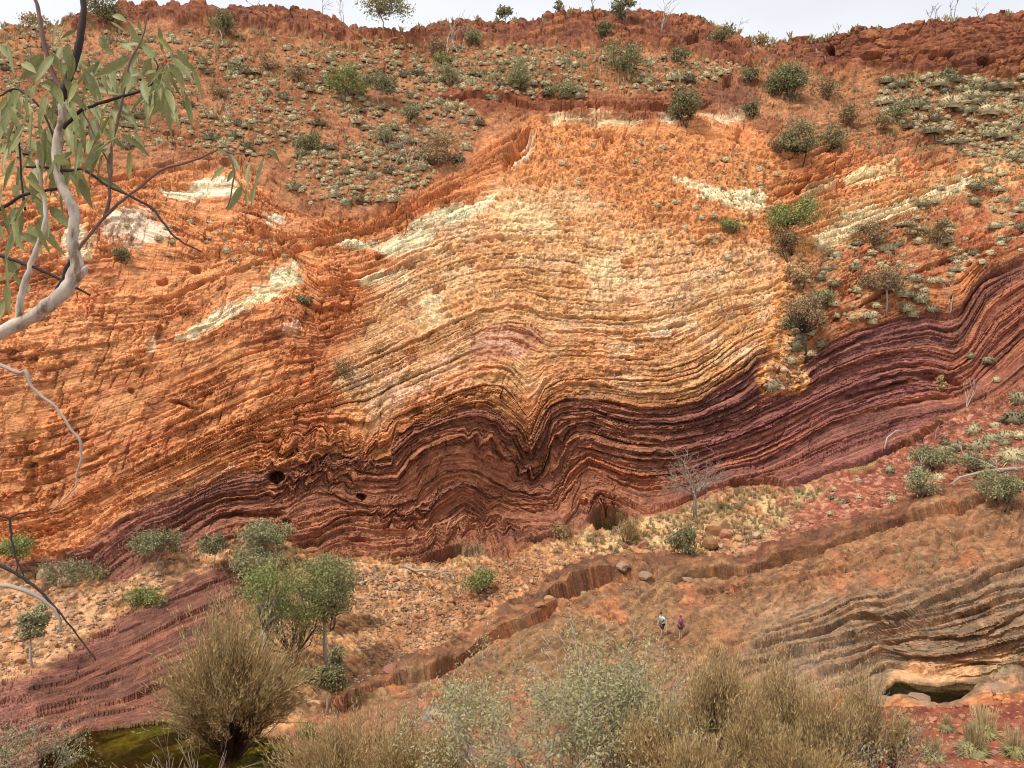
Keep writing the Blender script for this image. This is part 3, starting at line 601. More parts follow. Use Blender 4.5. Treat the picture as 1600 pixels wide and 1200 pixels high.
paint(P([(640, 1120), (690, 1108), (735, 1112), (725, 1132), (660, 1132)], 5) * .9, lin(128, 124, 104))
paint(P([(270, 1130), (300, 1090), (350, 1060), (330, 1110), (280, 1135)], 7) * .8, lin(152, 130, 100))
paint(z_outc, lin(138, 80, 64)); paint(z_outc * nz(.5, .6, o2) * .7, lin(164, 92, 72)); paint(z_outc * nz(.5, .58, o1) * .5, lin(112, 74, 60)); paint(z_outc * nz(.6, .66, o3) * .5, lin(100, 66, 54))
paint(z_rim, lin(136, 70, 48)); paint(z_rim * nz(.55, .8, v3c) * .7, lin(162, 88, 56)); paint(z_rim * nz(.55, .66, mot) * .6, lin(98, 52, 42))
paint(P([(430, 158), (680, 140), (780, 148), (1000, 160), (1110, 130), (1120, 172), (1000, 184), (860, 182), (700, 168), (520, 200)], 9) * (PX > 660) * .85, lin(138, 68, 44))
paint(P([(1100, 135), (1180, 125), (1200, 170), (1120, 175)], 8) * .8, lin(120, 68, 52))
paint(wA, lin(62, 60, 26)); paint(wA * nz(.50, .60, fbm((PX + 1.6 * PY) / 60, (PY + 0.28 * PX) / 9, 521, 2)) * (1 - sstep(1150, 1185, PY - .1 * PX + 20)), lin(150, 116, 44)); paint(wB, lin(62, 62, 40))
# small scale tone: every block and layer slightly its own
tone = 1 + (0.30 * (b2 - .5) + 0.24 * (b3 - .5) + (0.30 * (l2 - .5) + 0.22 * (l3 - .5)) * (.4 + .8 * panel)) * (1 - rub_zone) + (0.55 * (v0c - .5) + 0.5 * (v1c - .5) + 0.35 * (v2c - .5)) * rub_zone + 0.36 * (f_fin - .5) + 0.3 * (mot - .5)
C *= np.clip(tone, 0.4, 1.6)[..., None]
C = np.clip(C, 0.01, 0.85)
STRW = np.clip(z_cliff * (1 - rub_zone) + z_purple + 0.4 * z_shelf * kz, 0, 1) * (1 - z_rim)

# ---- rock material
def rock_mat():
    m, t, b = node_mat('rock')
    n = t.nodes; lk = t.links.new
    at = n.new('ShaderNodeAttribute'); at.attribute_name = 'mineral'
    st = n.new('ShaderNodeAttribute'); st.attribute_name = 'bedding'
    tcn = n.new('ShaderNodeTexCoord')
    n1 = n.new('ShaderNodeTexNoise'); n1.inputs['Scale'].default_value = 3.2; n1.inputs['Detail'].default_value = 8; n1.inputs['Roughness'].default_value = .65
    lk(tcn.outputs['Object'], n1.inputs['Vector'])
    n2 = n.new('ShaderNodeTexNoise'); n2.inputs['Scale'].default_value = 1.0; n2.inputs['Detail'].default_value = 5
    sep = n.new('ShaderNodeSeparateXYZ'); lk(st.outputs['Vector'], sep.inputs[0])
    cmb = n.new('ShaderNodeCombineXYZ')
    mu = n.new('ShaderNodeMath'); mu.operation = 'MULTIPLY'; mu.inputs[1].default_value = 0.035; lk(sep.outputs[0], mu.inputs[0])
    ms = n.new('ShaderNodeMath'); ms.operation = 'MULTIPLY'; ms.inputs[1].default_value = 0.55; lk(sep.outputs[1], ms.inputs[0])
    lk(mu.outputs[0], cmb.inputs[0]); lk(ms.outputs[0], cmb.inputs[1]); lk(cmb.outputs[0], n2.inputs['Vector'])
    r1 = n.new('ShaderNodeMapRange'); r1.inputs['From Min'].default_value = .3; r1.inputs['From Max'].default_value = .7; r1.inputs['To Min'].default_value = .68; r1.inputs['To Max'].default_value = 1.3
    lk(n1.outputs['Fac'], r1.inputs['Value'])
    r2 = n.new('ShaderNodeMapRange'); r2.inputs['From Min'].default_value = .3; r2.inputs['From Max'].default_value = .7; r2.inputs['To Min'].default_value = .6; r2.inputs['To Max'].default_value = 1.35
    lk(n2.outputs['Fac'], r2.inputs['Value'])
    mxf = n.new('ShaderNodeMix'); lk(sep.outputs[2], mxf.inputs[0]); mxf.inputs[2].default_value = 1.0; lk(r2.outputs[0], mxf.inputs[3])
    pr = n.new('ShaderNodeMath'); pr.operation = 'MULTIPLY'; lk(r1.outputs[0], pr.inputs[0]); lk(mxf.outputs[0], pr.inputs[1])
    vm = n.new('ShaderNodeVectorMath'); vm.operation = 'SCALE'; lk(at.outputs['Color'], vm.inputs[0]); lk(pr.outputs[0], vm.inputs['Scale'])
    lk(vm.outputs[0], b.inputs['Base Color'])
    hh = n.new('ShaderNodeMath'); hh.operation = 'MULTIPLY'; lk(n2.outputs['Fac'], hh.inputs[0]); lk(sep.outputs[2], hh.inputs[1])
    ad = n.new('ShaderNodeMath'); ad.operation = 'ADD'; lk(hh.outputs[0], ad.inputs[0]); lk(n1.outputs['Fac'], ad.inputs[1])
    bp = n.new('ShaderNodeBump'); bp.inputs['Strength'].default_value = .8; bp.inputs['Distance'].default_value = .16
    lk(ad.outputs[0], bp.inputs['Height']); lk(bp.outputs[0], b.inputs['Normal'])
    b.inputs['Roughness'].default_value = .92; b.inputs['Specular IOR Level'].default_value = .15
    return m
M_ROCK = rock_mat()

# ---- extend: plateau behind the rim, bank down to and under the viewpoint, then split into named pieces of ground
K1, K2 = 5, 12
top = V[0]
rows_t = []
for k in range(K1, 0, -1):
    q = top.copy(); q[:, 1] += 3.0 * k ** 2.2; q[:, 2] += 0.25 * k - 0.9 + fbm(cx / 20, cx * 0 + k, 9, 2) * 0.6; q[:, 0] *= q[:, 1] / top[:, 1]
    rows_t.append(q)
bot = V[-1]; rows_b = []
for k in range(1, K2 + 1):
    t = (k / K2) ** 0.9
    q = bot * (1 - t) + np.stack([bot[:, 0] * 0.35, np.full(NX, -6.0), np.full(NX, -1.75)], -1) * t
    q[:, 2] += (fbm(q[:, 0] / 2, q[:, 1] / 2, 13, 3) - .5) * 0.5 * (1 - t)
    rows_b.append(q)
VF = np.concatenate([np.stack(rows_t), V, np.stack(rows_b)], 0)
ext = lambda A: np.concatenate([np.repeat(A[:1], K1, 0), A, np.repeat(A[-1:], K2, 0)], 0)
CF = ext(C); UF = ext(np.stack([U, S, STRW], -1))
PXF = ext(PX); PYF = ext(PY)
lab = np.full(PX.shape, 0, np.int8)                               # 0 cliff
lab[z_hill > .5] = 1; lab[z_rim > .5] = 2; lab[z_talus > .5] = 3; lab[z_shelf > .5] = 4; lab[z_ledge > .5] = 5; lab[z_bank > .5] = 6
lab[(wA > .5)] = 7; lab[(wB > .5)] = 7
lab[(PY > 1100) & (lab < 3)] = 6
lab[-1] = 6; lab[0] = np.where(lab[0] == 2, 2, 1)
LF = ext(lab); LF[:K1] = 1; LF[-K2:] = 6
ny, nx = PXF.shape
ids = np.arange(ny * nx).reshape(ny, nx)
quads = np.stack([ids[:-1, :-1], ids[1:, :-1], ids[1:, 1:], ids[:-1, 1:]], -1).reshape(-1, 4)
ql = LF[:-1, :-1].reshape(-1)
VV = VF.reshape(-1, 3); CC = CF.reshape(-1, 3); UU = UF.reshape(-1, 3)
for code, name in enumerate(['cliff', 'hillside', 'rim_outcrop', 'scree_slope', 'rock_shelf', 'rock_ledge', 'creek_bank', 'pool_bed']):
    q = quads[ql == code]
    if len(q) == 0: continue
    used = np.unique(q); remap = np.zeros(ny * nx, np.int64); remap[used] = np.arange(len(used)); q = remap[q]
    me = bpy.data.meshes.new(name)
    me.vertices.add(len(used)); me.vertices.foreach_set('co', VV[used].astype(np.float32).ravel())
    me.loops.add(len(q) * 4); me.loops.foreach_set('vertex_index', q.ravel().astype(np.int32))
    me.polygons.add(len(q)); me.polygons.foreach_set('loop_start', np.arange(0, len(q) * 4, 4, dtype=np.int32))
    me.polygons.foreach_set('loop_total', np.full(len(q), 4, np.int32))
    me.polygons.foreach_set('use_smooth', np.zeros(len(q), bool))
    me.update(calc_edges=True)
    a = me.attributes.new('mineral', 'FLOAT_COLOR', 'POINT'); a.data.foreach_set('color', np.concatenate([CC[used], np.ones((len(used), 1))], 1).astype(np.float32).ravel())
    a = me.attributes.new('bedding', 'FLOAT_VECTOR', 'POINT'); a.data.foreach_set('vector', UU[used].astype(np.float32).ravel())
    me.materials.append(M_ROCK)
    tag(link(name, me), kind='structure')

def ground(px, py):
    """a surveyed point of the ground"""
    i = (px - cx[0]) / (cx[1] - cx[0]); i = int(min(max(round(i), 0), NX - 1))
    j = int(min(max(round((py - PY[0, i]) / (PY[1, i] - PY[0, i])), 0), NY - 1))
    return Vector(V[j, i]), float(D0[j, i])
def bank(px, d):
    """a point of the near bank at distance d, below the frame"""
    i = int(min(max(round((px - cx[0]) / (cx[1] - cx[0])), 0), NX - 1))
    e = V[-1, i]; t = (e[1] - d) / (e[1] + 6.0)
    x = e[0] * (1 - t) + e[0] * .35 * t; z = e[2] * (1 - t) - 1.75 * t
    return Vector(((px - 800) / F * d, d, z))

# ---- water
def water(name, pts, z, col):
    m, t, b = node_mat(name)
    b.inputs['Base Color'].default_value = (*col, 1); b.inputs['Roughness'].default_value = .04; b.inputs['IOR'].default_value = 1.33
    b.inputs['Transmission Weight'].default_value = 1.0
    nzn = t.nodes.new('ShaderNodeTexNoise'); nzn.inputs['Scale'].default_value = 3.0
    bp = t.nodes.new('ShaderNodeBump'); bp.inputs['Strength'].default_value = .06
    t.links.new(nzn.outputs['Fac'], bp.inputs['Height']); t.links.new(bp.outputs[0], b.inputs['Normal'])
    mb = MB()
    n_ = 10
    x0, x1, y0, y1 = pts
    v = [(x0 + (x1 - x0) * i / n_, y0 + (y1 - y0) * j / n_, z) for j in range(n_ + 1) for i in range(n_ + 1)]
    f = [(j * (n_ + 1) + i, j * (n_ + 1) + i + 1, (j + 1) * (n_ + 1) + i + 1, (j + 1) * (n_ + 1) + i) for j in range(n_) for i in range(n_)]
    mb.add(v, f)
    return tag(mb.build(name, m), kind='structure')
def wbox(w):
    q = V[w > .3]
    return (q[:, 0].min() - .3, q[:, 0].max() + .3, q[:, 1].min() - .3, q[:, 1].max() + .3)
water('pool_water', wbox(wA), ZA, (.42, .46, .16)); water('rock_pool_water', wbox(wB), ZB, (.30, .36, .22))

# ------------------------------------------------------------------ plant and stone materials
M_SPIN = veg_mat('spinifex', (.24, .20, .115), (.44, .355, .20), .9, 0, .4)
M_STRAW = veg_mat('straw', (.36, .28, .14), (.52, .41, .21), .9, 0, .2)
M_OLIVE = veg_mat('leaf_olive', (.20, .19, .085), (.33, .30, .145), .75, .15, .2)
M_GREEN = veg_mat('leaf_green', (.18, .205, .065), (.36, .355, .13), .7, .2, .15)
M_GREY = veg_mat('leaf_greygreen', (.24, .23, .115), (.39, .36, .19), .8, .15, .2)
M_BROWN = veg_mat('leaf_drybrown', (.28, .18, .09), (.42, .29, .15), .85, .1, .15)
M_BROOM = veg_mat('broom_needles', (.36, .24, .10), (.60, .44, .20), .85, .1, .1)
M_BARK = veg_mat('bark_brown', (.10, .065, .045), (.15, .10, .07), .9)
M_PALE = veg_mat('bark_pale', (.40, .33, .26), (.52, .45, .36), .8)
M_GREYBK = veg_mat('bark_grey', (.30, .23, .18), (.40, .32, .25), .9)
M_DARKBK = veg_mat('bark_dark', (.045, .03, .028), (.07, .05, .045), .8)
M_STONE = veg_mat('stone_orange', (.38, .17, .075), (.44, .235, .115), .92, 0, .3)
M_STONER = veg_mat('stone_red', (.27, .105, .06), (.36, .16, .10), .92, 0, .3)
M_STONEP = veg_mat('stone_pale', (.36, .21, .13), (.50, .33, .22), .92, 0, .25)

# ------------------------------------------------------------------ spinifex
def tussock(nb, seed, tall=0.75, wid=.07, dome=True, stalks=0):
    r = random.Random(seed); mb = MB()
    for _ in range(nb):
        a = r.uniform(0, 2 * math.pi); e = math.asin(r.uniform(-.55, 1)) ; l = r.uniform(.70, 1.10)
        d = Vector((math.cos(a) * math.cos(e), math.sin(a) * math.cos(e), math.sin(e) * tall * r.uniform(.85, 1.15)))
        q = d.cross(Vector((r.uniform(-1, 1), r.uniform(-1, 1), r.uniform(-1, 1)))).normalized() * wid * r.uniform(.6, 1.2)
        b = d * .35; m = d * (.72 * l) + Vector((0, 0, .05)); t = d * l - Vector((0, 0, .05))
        mb.add([b - q, b + q, m + q * .8, m - q * .8, t], [(0, 1, 2, 3), (3, 2, 4)])
    if dome:
        n, k = 9, 6; v = []; f = []
        for j in range(k):
            e = -.7 + (math.pi / 2 + .7) * j / k
            for i in range(n):
                a = 2 * math.pi * i / n; rr = .66 * r.uniform(.8, 1.15)
                v.append((math.cos(a) * math.cos(e) * rr, math.sin(a) * math.cos(e) * rr, math.sin(e) * rr * tall))
        v.append((0, 0, .66 * tall))
        for j in range(k - 1):
            for i in range(n): f.append((j * n + i, j * n + (i + 1) % n, (j + 1) * n + (i + 1) % n, (j + 1) * n + i))
        for i in range(n): f.append(((k - 1) * n + i, (k - 1) * n + (i + 1) % n, k * n))
        mb.add(v, f)
    return mb
def stalks(nb, seed, h=1.7):
    r = random.Random(seed); mb = MB()
    for _ in range(nb):
        a = r.uniform(0, 6.283); s_ = r.uniform(0, .75)
        b = Vector((math.cos(a) * s_ * .6, math.sin(a) * s_ * .6, .35)); t = Vector((math.cos(a) * s_, math.sin(a) * s_, h * r.uniform(.65, 1.05)))
        q = Vector((math.cos(a * 3), math.sin(a * 3), 0)) * .012; m = b.lerp(t, .7)
        mb.add([b - q, b + q, m + q, m - q], [(0, 1, 2, 3)]); q = q * 2.2
        mb.add([m - q, m + q, t], [(0, 1, 2)])
    return mb
TUS = [tussock(190, 20 + k, .85 + .07 * k, .055).mesh('spinifex_hummock', M_SPIN) for k in range(5)]
ZONES = [
 # outline, count, size range px, flatness, label
 ([(-160, 50), (0, 45), (200, 45), (420, 55), (560, 75), (600, 110), (500, 200), (430, 250), (260, 235), (150, 240), (0, 250), (-160, 260)], 1200, (4, 18), .8, 'rounded grey spinifex hummock on the red stony slope at upper left below the rim'),
 ([(560, 90), (660, 110), (720, 160), (760, 200), (700, 265), (640, 310), (560, 320), (470, 315), (440, 260), (520, 200)], 360, (5, 20), .8, 'grey green spinifex hummock crowded in the gully left of the notched rock'),
 ([(560, 62), (900, 78), (1160, 105), (1130, 128), (1000, 150), (850, 160), (680, 145), (600, 110)], 460, (4, 16), .8, 'pale spinifex hummock on the terrace under the middle of the rim'),
 ([(1370, 130), (1480, 115), (1620, 125), (1620, 270), (1540, 250), (1450, 215), (1380, 190)], 320, (5, 26), .6, 'broad flat spinifex hummock on the slope under the right hand red cliff'),
 ([(840, 210), (1230, 250), (1220, 430), (1100, 440), (980, 360), (900, 300)], 90, (5, 12), .7, 'small grey spinifex tuft dotted over the orange rubble below the ledge'),
 ([(1280, 340), (1420, 300), (1620, 240), (1620, 390), (1440, 460), (1270, 530), (1240, 470)], 240, (4, 18), .6, 'spinifex hummock on the orange slope beside the pale right hand bands'),
 ([(1220, 800), (1420, 715), (1620, 640), (1620, 735), (1440, 770), (1280, 825)], 26, (8, 24), .7, 'round spinifex hummock on the red scree above the right hand rock ledge'),
 ([(190, 340), (300, 330), (480, 400), (470, 440), (330, 400), (220, 400)], 30, (6, 13), .7, 'little grey spinifex tuft on the pale patches above the orange wall'),
]
def inside(x, y, pts):
    c = False; n = len(pts)
    for i in range(n):
        (ax, ay), (bx, by) = pts[i], pts[(i + 1) % n]
        if (ay > y) != (by > y) and x < (bx - ax) * (y - ay) / (by - ay) + ax: c = not c
    return c
spots = []; grid = {}
rr = random.Random(3)
for zi, (pts, cnt, (s0, s1), fl, lab_) in enumerate(ZONES):
    xs = [p[0] for p in pts]; ys = [p[1] for p in pts]; got = tries = 0
    while got < cnt and tries < cnt * 30:
        tries += 1
        x, y = rr.uniform(min(xs), max(xs)), rr.uniform(min(ys), max(ys))
        if not inside(x, y, pts): continue
        if math.sin(x * .021 + y * .03) + math.sin(x * .05 - y * .043) + rr.uniform(-1.3, 1.3) < -.7: continue
        s_ = 1.38 * (s0 + (s1 - s0) * rr.random() ** 2.2)
        if zi in (0, 2): s_ *= .7 + .45 * (y - min(ys)) / (max(ys) - min(ys))
        key = (int(x / 24), int(y / 24))
        if any((x - a) ** 2 + ((y - b) * 1.5) ** 2 < (.30 * (s_ + c)) ** 2 for dx in (-1, 0, 1) for dy in (-1, 0, 1) for a, b, c in grid.get((key[0] + dx, key[1] + dy), [])): continue
        grid.setdefault(key, []).append((x, y, s_)); spots.append((s_, x, y, fl, zi)); got += 1
HAND = [(1593, 630, 32), (1583, 660, 46), (1549, 690, 24), (1570, 696, 16), (1593, 686, 22), (1580, 718, 42), (1532, 702, 32), (1516, 556, 15), (1541, 566, 19), (1394, 784, 15), (1529, 748, 15), (1556, 595, 12)]
HAND2 = [(1205, 606, 26), (1240, 545, 24), (1262, 520, 22), (1275, 500, 20), (1235, 565, 16), (1290, 465, 20), (1300, 480, 16), (1250, 530, 18), (1280, 540, 18), (1262, 556, 16), (1438, 470, 24), (1414, 486, 22), (1424, 492, 20), (1454, 486, 16), (1350, 498, 18), (1365, 494, 14), (1360, 505, 14)]
for x, y, s_ in HAND: spots.append((s_ + 3, x, y, .8, 6))
ZONES.append((None, 0, None, .8, 'straw coloured spinifex hummock beside the boulder gully on the right'))
for x, y, s_ in HAND2: spots.append((s_ + 3, x, y, .8, 8))
spots.sort(key=lambda q: -q[0])
GRP = ['spinifex on the upper left slope', 'spinifex in the upper gully', 'spinifex on the middle terrace', 'spinifex below the right cliff', 'spinifex on the orange rubble', 'spinifex on the right slope', 'spinifex on the right scree', 'spinifex above the orange wall', 'spinifex by the boulder gully']
NAMED = []
ADJ = ['rounded grey', 'grey green', 'pale', 'broad', 'small grey', 'grey', 'round', 'little grey', 'straw coloured']
for k, (s_, x, y, fl, zi) in enumerate(spots[:285]):
    p, d = ground(x, y)
    o = link('spinifex_tussock', TUS[k % 5])
    w = s_ * d / F * .58
    o.location = p + Vector((0, -.1 * w, .12 * w)); o.scale = (w * rr.uniform(.95, 1.25) * (1.3 if fl < .7 else 1), w, w * (.45 + .55 * fl) * rr.uniform(.8, 1.15)); o.rotation_euler = (0, 0, rr.uniform(0, 6.28))
    if fl < .7: o.rotation_euler.z = rr.uniform(-.4, .4)
    NAMED.append((o, x, y, s_, ADJ[zi] + ' spinifex hummock', 'spinifex', GRP[zi]))
def scatter(name, base, pts, mat, kind='stuff'):
    """many small copies of one shape joined into one mesh"""
    bv = np.array(base.v, np.float32); out_v = []; out_f = []; n = len(bv)
    for i, (p, sx, sy, sz, a) in enumerate(pts):
        c, s_ = math.cos(a), math.sin(a)
        v = bv * (sx, sy, sz); v = np.stack([v[:, 0] * c - v[:, 1] * s_, v[:, 0] * s_ + v[:, 1] * c, v[:, 2]], -1) + np.array(p, np.float32)
        out_v.append(v); out_f.extend([tuple(q + i * n for q in f) for f in base.f])
    me = bpy.data.meshes.new(name); me.from_pydata(np.concatenate(out_v).tolist(), [], out_f); me.materials.append(mat); me.update()
    return tag(link(name, me), kind=kind)
low = tussock(36, 5, 1.05, .12)
pts = []
for (s_, x, y, fl, zi) in spots[285:]:
    p, d = ground(x, y); w = s_ * d / F * .58
    pts.append((p + Vector((0, -.1 * w, .1 * w)), w * 1.1, w, w * .85, rr.uniform(0, 6.28)))
scatter('small_spinifex', low, pts, M_SPIN)
# straw grass: along the skyline, on the scree, on benches
tuft = MB(); r_ = random.Random(9)
for _ in range(26):
    a = r_.uniform(0, 6.283); e = r_.uniform(.25, 1.0); l = r_.uniform(.6, 1.1)
    t = Vector((math.cos(a) * e * .75, math.sin(a) * e * .75, l)); q = Vector((-math.sin(a), math.cos(a), 0)) * .06
    b = Vector((math.cos(a), math.sin(a), 0)) * .15; m = b.lerp(t, .6) + Vector((0, 0, .1))
    tuft.add([b - q, b + q, m + q * .7, m - q * .7, t], [(0, 1, 2, 3), (3, 2, 4)])
pts = []
GR = [([(880, 855), (950, 828), (1090, 795), (1140, 770), (1240, 768), (1300, 762), (1230, 815), (1170, 850), (1060, 862), (960, 868)], 330, (5, 11)),
      ([(640, 108), (880, 72), (1000, 85), (900, 120), (760, 130)], 60, (6, 13)), ([(1390, 115), (1600, 130), (1600, 160), (1400, 150)], 30, (6, 14)),
      ([(560, 890), (700, 890), (840, 870), (850, 900), (700, 990), (560, 1050)], 70, (4, 9)), ([(1300, 870), (1520, 850), (1560, 900), (1300, 910)], 24, (5, 10)), ([(1400, 870), (1540, 850), (1500, 900), (1420, 900)], 14, (7, 12)),
      ([(0, 930), (130, 930), (250, 900), (200, 960), (60, 1050), (0, 1050)], 40, (4, 9)), ([(1100, 900), (1500, 900), (1300, 960), (1000, 990)], 30, (3, 7)),
      ([(850, 560), (1180, 520), (1200, 420), (900, 400)], 40, (3, 7))]
GR += [([(0, 45), (420, 50), (600, 75), (900, 80), (1150, 100), (1120, 130), (850, 150), (560, 120), (300, 130), (0, 150)], 620, (5, 11)), ([(0, 150), (300, 130), (560, 120), (700, 180), (600, 300), (300, 230), (0, 235)], 420, (5, 10)), ([(1280, 115), (1600, 130), (1600, 300), (1400, 280), (1250, 200)], 300, (5, 11)), ([(1260, 360), (1600, 260), (1600, 390), (1300, 500)], 120, (4, 8)), ([(1160, 70), (1290, 90), (1280, 200), (1170, 180)], 80, (4, 9))]
for po, cnt, (s0, s1) in GR:
    xs = [p[0] for p in po]; ys = [p[1] for p in po]; g = 0
    while g < cnt:
        x, y = rr.uniform(min(xs), max(xs)), rr.uniform(min(ys), max(ys))
        if not inside(x, y, po): continue
        p, d = ground(x, y); w = rr.uniform(s0, s1) * d / F; pts.append((p, w * .8, w * .8, w, rr.uniform(0, 6.28))); g += 1
for k in range(90):
    x = rr.choice([rr.uniform(560, 1000), rr.uniform(1090, 1340), rr.uniform(1180, 1300), rr.uniform(0, 120), rr.uniform(1300, 1600)])
    p, d = ground(x, line_y(SKYL, np.array([x]))[0] + rr.uniform(1, 8)); w = rr.uniform(6, 14) * d / F; pts.append((p, w, w, w * .8, rr.uniform(0, 6.28)))
scatter('dry_grass', tuft, pts, M_STRAW)
M_GOLD = veg_mat('spinifex_gold', (.30, .26, .11), (.50, .42, .19), .9, 0, .15)
# near hummocks with tall seed stalks, lower right corner
NEAR = [(1539, 1163, 60, 'largest golden spinifex hummock with tall seed stalks in the lower right corner'), (1481, 1150, 30, 'small spinifex hummock with sparse stalks left of the largest golden one'),
        (1462, 1196, 44, 'feathery straw spinifex at the bottom edge beside the wattle thicket'), (1523, 1192, 64, 'wide pale spinifex hummock just below the largest golden one'),
        (1588, 1190, 56, 'spinifex hummock cut by the lower right corner of the view'), (1420, 1140, 26, 'grey green spinifex hummock on the red bank beside the wattle thicket')]
for k, (x, y, w_, l_) in enumerate(NEAR):
    p, d = ground(x, y); w = w_ * d / F * .5
    t = empty('spinifex_clump', p, rr.uniform(0, 6), 1.0); tag(t, l_, 'spinifex')
    a = tussock(520, 60 + k, .8, .026).build('hummock', M_GOLD, t); a.scale = (w, w, w); a.location.z = .3 * w
    b = stalks(120 if k != 5 else 40, 80 + k, 1.6 if k != 5 else 1.1).build('seed_stalks', M_STRAW, t); b.scale = (w, w, w); b.location.z = .3 * w

# ------------------------------------------------------------------ stones
def stone(seed, sub=2):
    import bmesh
    r = random.Random(seed); bm = bmesh.new(); bmesh.ops.create_icosphere(bm, subdivisions=sub, radius=1)
    planes = [(Vector((r.uniform(-1, 1), r.uniform(-1, 1), r.uniform(-1, 1))).normalized(), r.uniform(.55, .85)) for _ in range(9)]
    for v in bm.verts:
        for n, h in planes:
            dd = v.co.dot(n)
            if dd > h: v.co -= n * (dd - h)
        v.co += Vector((r.uniform(-1, 1), r.uniform(-1, 1), r.uniform(-1, 1))) * .035
    mb = MB(); bm.verts.index_update(); mb.add([v.co for v in bm.verts], [[v.index for v in f.verts] for f in bm.faces]); bm.free()
    return mb
M_STONEB = veg_mat('stone_brown', (.24, .15, .095), (.32, .20, .13), .92, 0, .2)
STN = {m.name: [stone(k).mesh('boulder', m, False) for k in range(5)] for m in (M_STONE, M_STONER, M_STONEP, M_STONEB)}
def put_stone(x, y, w_, h_, mat, label, group=None, k=0):
    p, d = ground(x, y); w = w_ * d / F * .56; h = h_ * d / F * .56
    o = link('boulder', STN[mat.name][k % 5]); o.location = p + Vector((0, 0, h * .45)); o.scale = (w, w * rr.uniform(.7, 1), h)
    o.rotation_euler = (rr.uniform(-.25, .25), rr.uniform(-.25, .25), rr.uniform(0, 6.28))
    return tag(o, label, 'boulder', group)
for k, (x, y, w, h, m, l) in enumerate([
 (1122, 833, 40, 28, M_STONE, 'biggest orange boulder, topmost of the heap right of the round shrub'), (1110, 857, 26, 24, M_STONE, 'squarish orange boulder under the biggest one in the heap'),
 (1134, 842, 18, 18, M_STONER, 'brown red boulder right of the squarish one in the heap'), (1155, 848, 18, 12, M_STONE, 'small orange boulder right of the heap beside dry grass'),
 (1183, 842, 18, 12, M_STONEP, 'pale pointed boulder farthest right of the boulder heap'), (1167, 836, 12, 12, M_STONER, 'small dark boulder behind the pale pointed one'),
 (1076, 874, 24, 16, M_STONE, 'rounded orange boulder at the right foot of the round shrub'), (1032, 872, 22, 16, M_STONER, 'dark orange boulder on the cap ledge left of the round shrub'),
 (1012, 872, 20, 14, M_STONE, 'orange boulder on the cap ledge, second left of the round shrub'), (1006, 856, 20, 11, M_STONER, 'flat red boulder lying behind the ledge boulders'),
 (1128, 858, 12, 10, M_STONEP, 'pale stone wedged low in the boulder heap'), (1010, 911, 24, 17, M_STONEB, 'brown block standing in the gap under the cap ledge'),
 (975, 903, 28, 16, M_STONEB, 'brown slab fallen across the broken end of the cap ledge'), (880, 926, 14, 9, M_STONE, 'orange stone at the left in the dark gap under the slab'),
 (894, 921, 14, 8, M_STONER, 'dark stone in the middle of the gap under the slab'), (910, 916, 14, 8, M_STONEP, 'grey stone at the right in the gap under the slab'),
 (930, 911, 18, 9, M_STONE, 'rusty stone right of the dark gap under the slab'), (858, 944, 18, 12, M_STONE, 'orange block propped against the lower end of the upper slab'),
 (848, 958, 20, 10, M_STONE, 'flat orange block on top of the lower ledge end'), (1180, 888, 14, 9, M_STONER, 'red block perched on the cap ledge right of the boulder heap'),
 (1075, 916, 18, 8, M_STONEB, 'brown stone on the shelf below the cap ledge'), (566, 1003, 12, 10, M_STONER, 'lone red stone on the scree beside the ledge tail'),
 (1440, 1086, 46, 6, M_STONEB, 'smooth brown slab lying across the small rock pool'), (1555, 1080, 52, 14, M_STONEB, 'brown tilted slab at the right end of the rock pool'), (612, 1050, 30, 14, M_STONER, 'dark red block bedded in the ledge tail'),
 (690, 1126, 36, 16, M_STONEP, 'grey water worn block at the creek bed between the bushes'), (716, 1122, 24, 12, M_STONEP, 'smaller grey block right of the water worn one in the creek bed'),
 (70, 905, 20, 22, M_STONEP, 'tall pinkish block on the left scree under the orange wall'), (105, 915, 26, 16, M_STONEP, 'pink slab beside the tall block on the left scree'),
 (10, 980, 16, 12, M_STONE, 'orange boulder at the left edge on the scree'), (30, 1035, 18, 11, M_STONE, 'orange boulder low on the left scree beside the outcrop')]):
    put_stone(x, y, w, h, m, l, None, k)
def stones_zone(po, cnt, s0, s1, mats, label, group):
    xs = [p[0] for p in po]; ys = [p[1] for p in po]; g = 0
    while g < cnt:
        x, y = rr.uniform(min(xs), max(xs)), rr.uniform(min(ys), max(ys))
        if inside(x, y, po):
            w = s0 + (s1 - s0) * rr.random() ** 2; o = put_stone(x, y, w, w * rr.uniform(.5, .8), rr.choice(mats), label, group, g); g += 1; NAMED.append((o, x, y, w, label, 'boulder', group))
G1 = [(1215, 500), (1232, 400), (1258, 390), (1252, 500), (1262, 560), (1256, 602), (1226, 620), (1195, 610), (1190, 590), (1212, 560)]
T1 = [(560, 890), (700, 895), (840, 865), (850, 900), (760, 945), (690, 1000), (560, 1060)]
stones_zone(G1, 52, 7, 16, [M_STONE, M_STONE, M_STONEP], 'loose gully block', 'blocks in the orange gully')
stones_zone([(600, 895), (760, 930), (850, 905), (800, 950), (700, 985), (560, 1010)], 42, 7, 14, [M_STONE, M_STONER, M_STONEP], 'loose scree stone', 'stones on the middle scree')
stones_zone([(860, 875), (960, 850), (1060, 855), (1080, 868), (960, 872), (880, 885)], 26, 6, 13, [M_STONE, M_STONER], 'rusty stone', 'stones on the cap ledge')
stones_zone([(0, 930), (60, 915), (150, 930), (260, 880), (330, 860), (250, 915), (120, 1000), (40, 1050), (0, 1060)], 55, 7, 14, [M_STONE, M_STONEP, M_STONEP], 'loose pale stone', 'stones on the left scree')
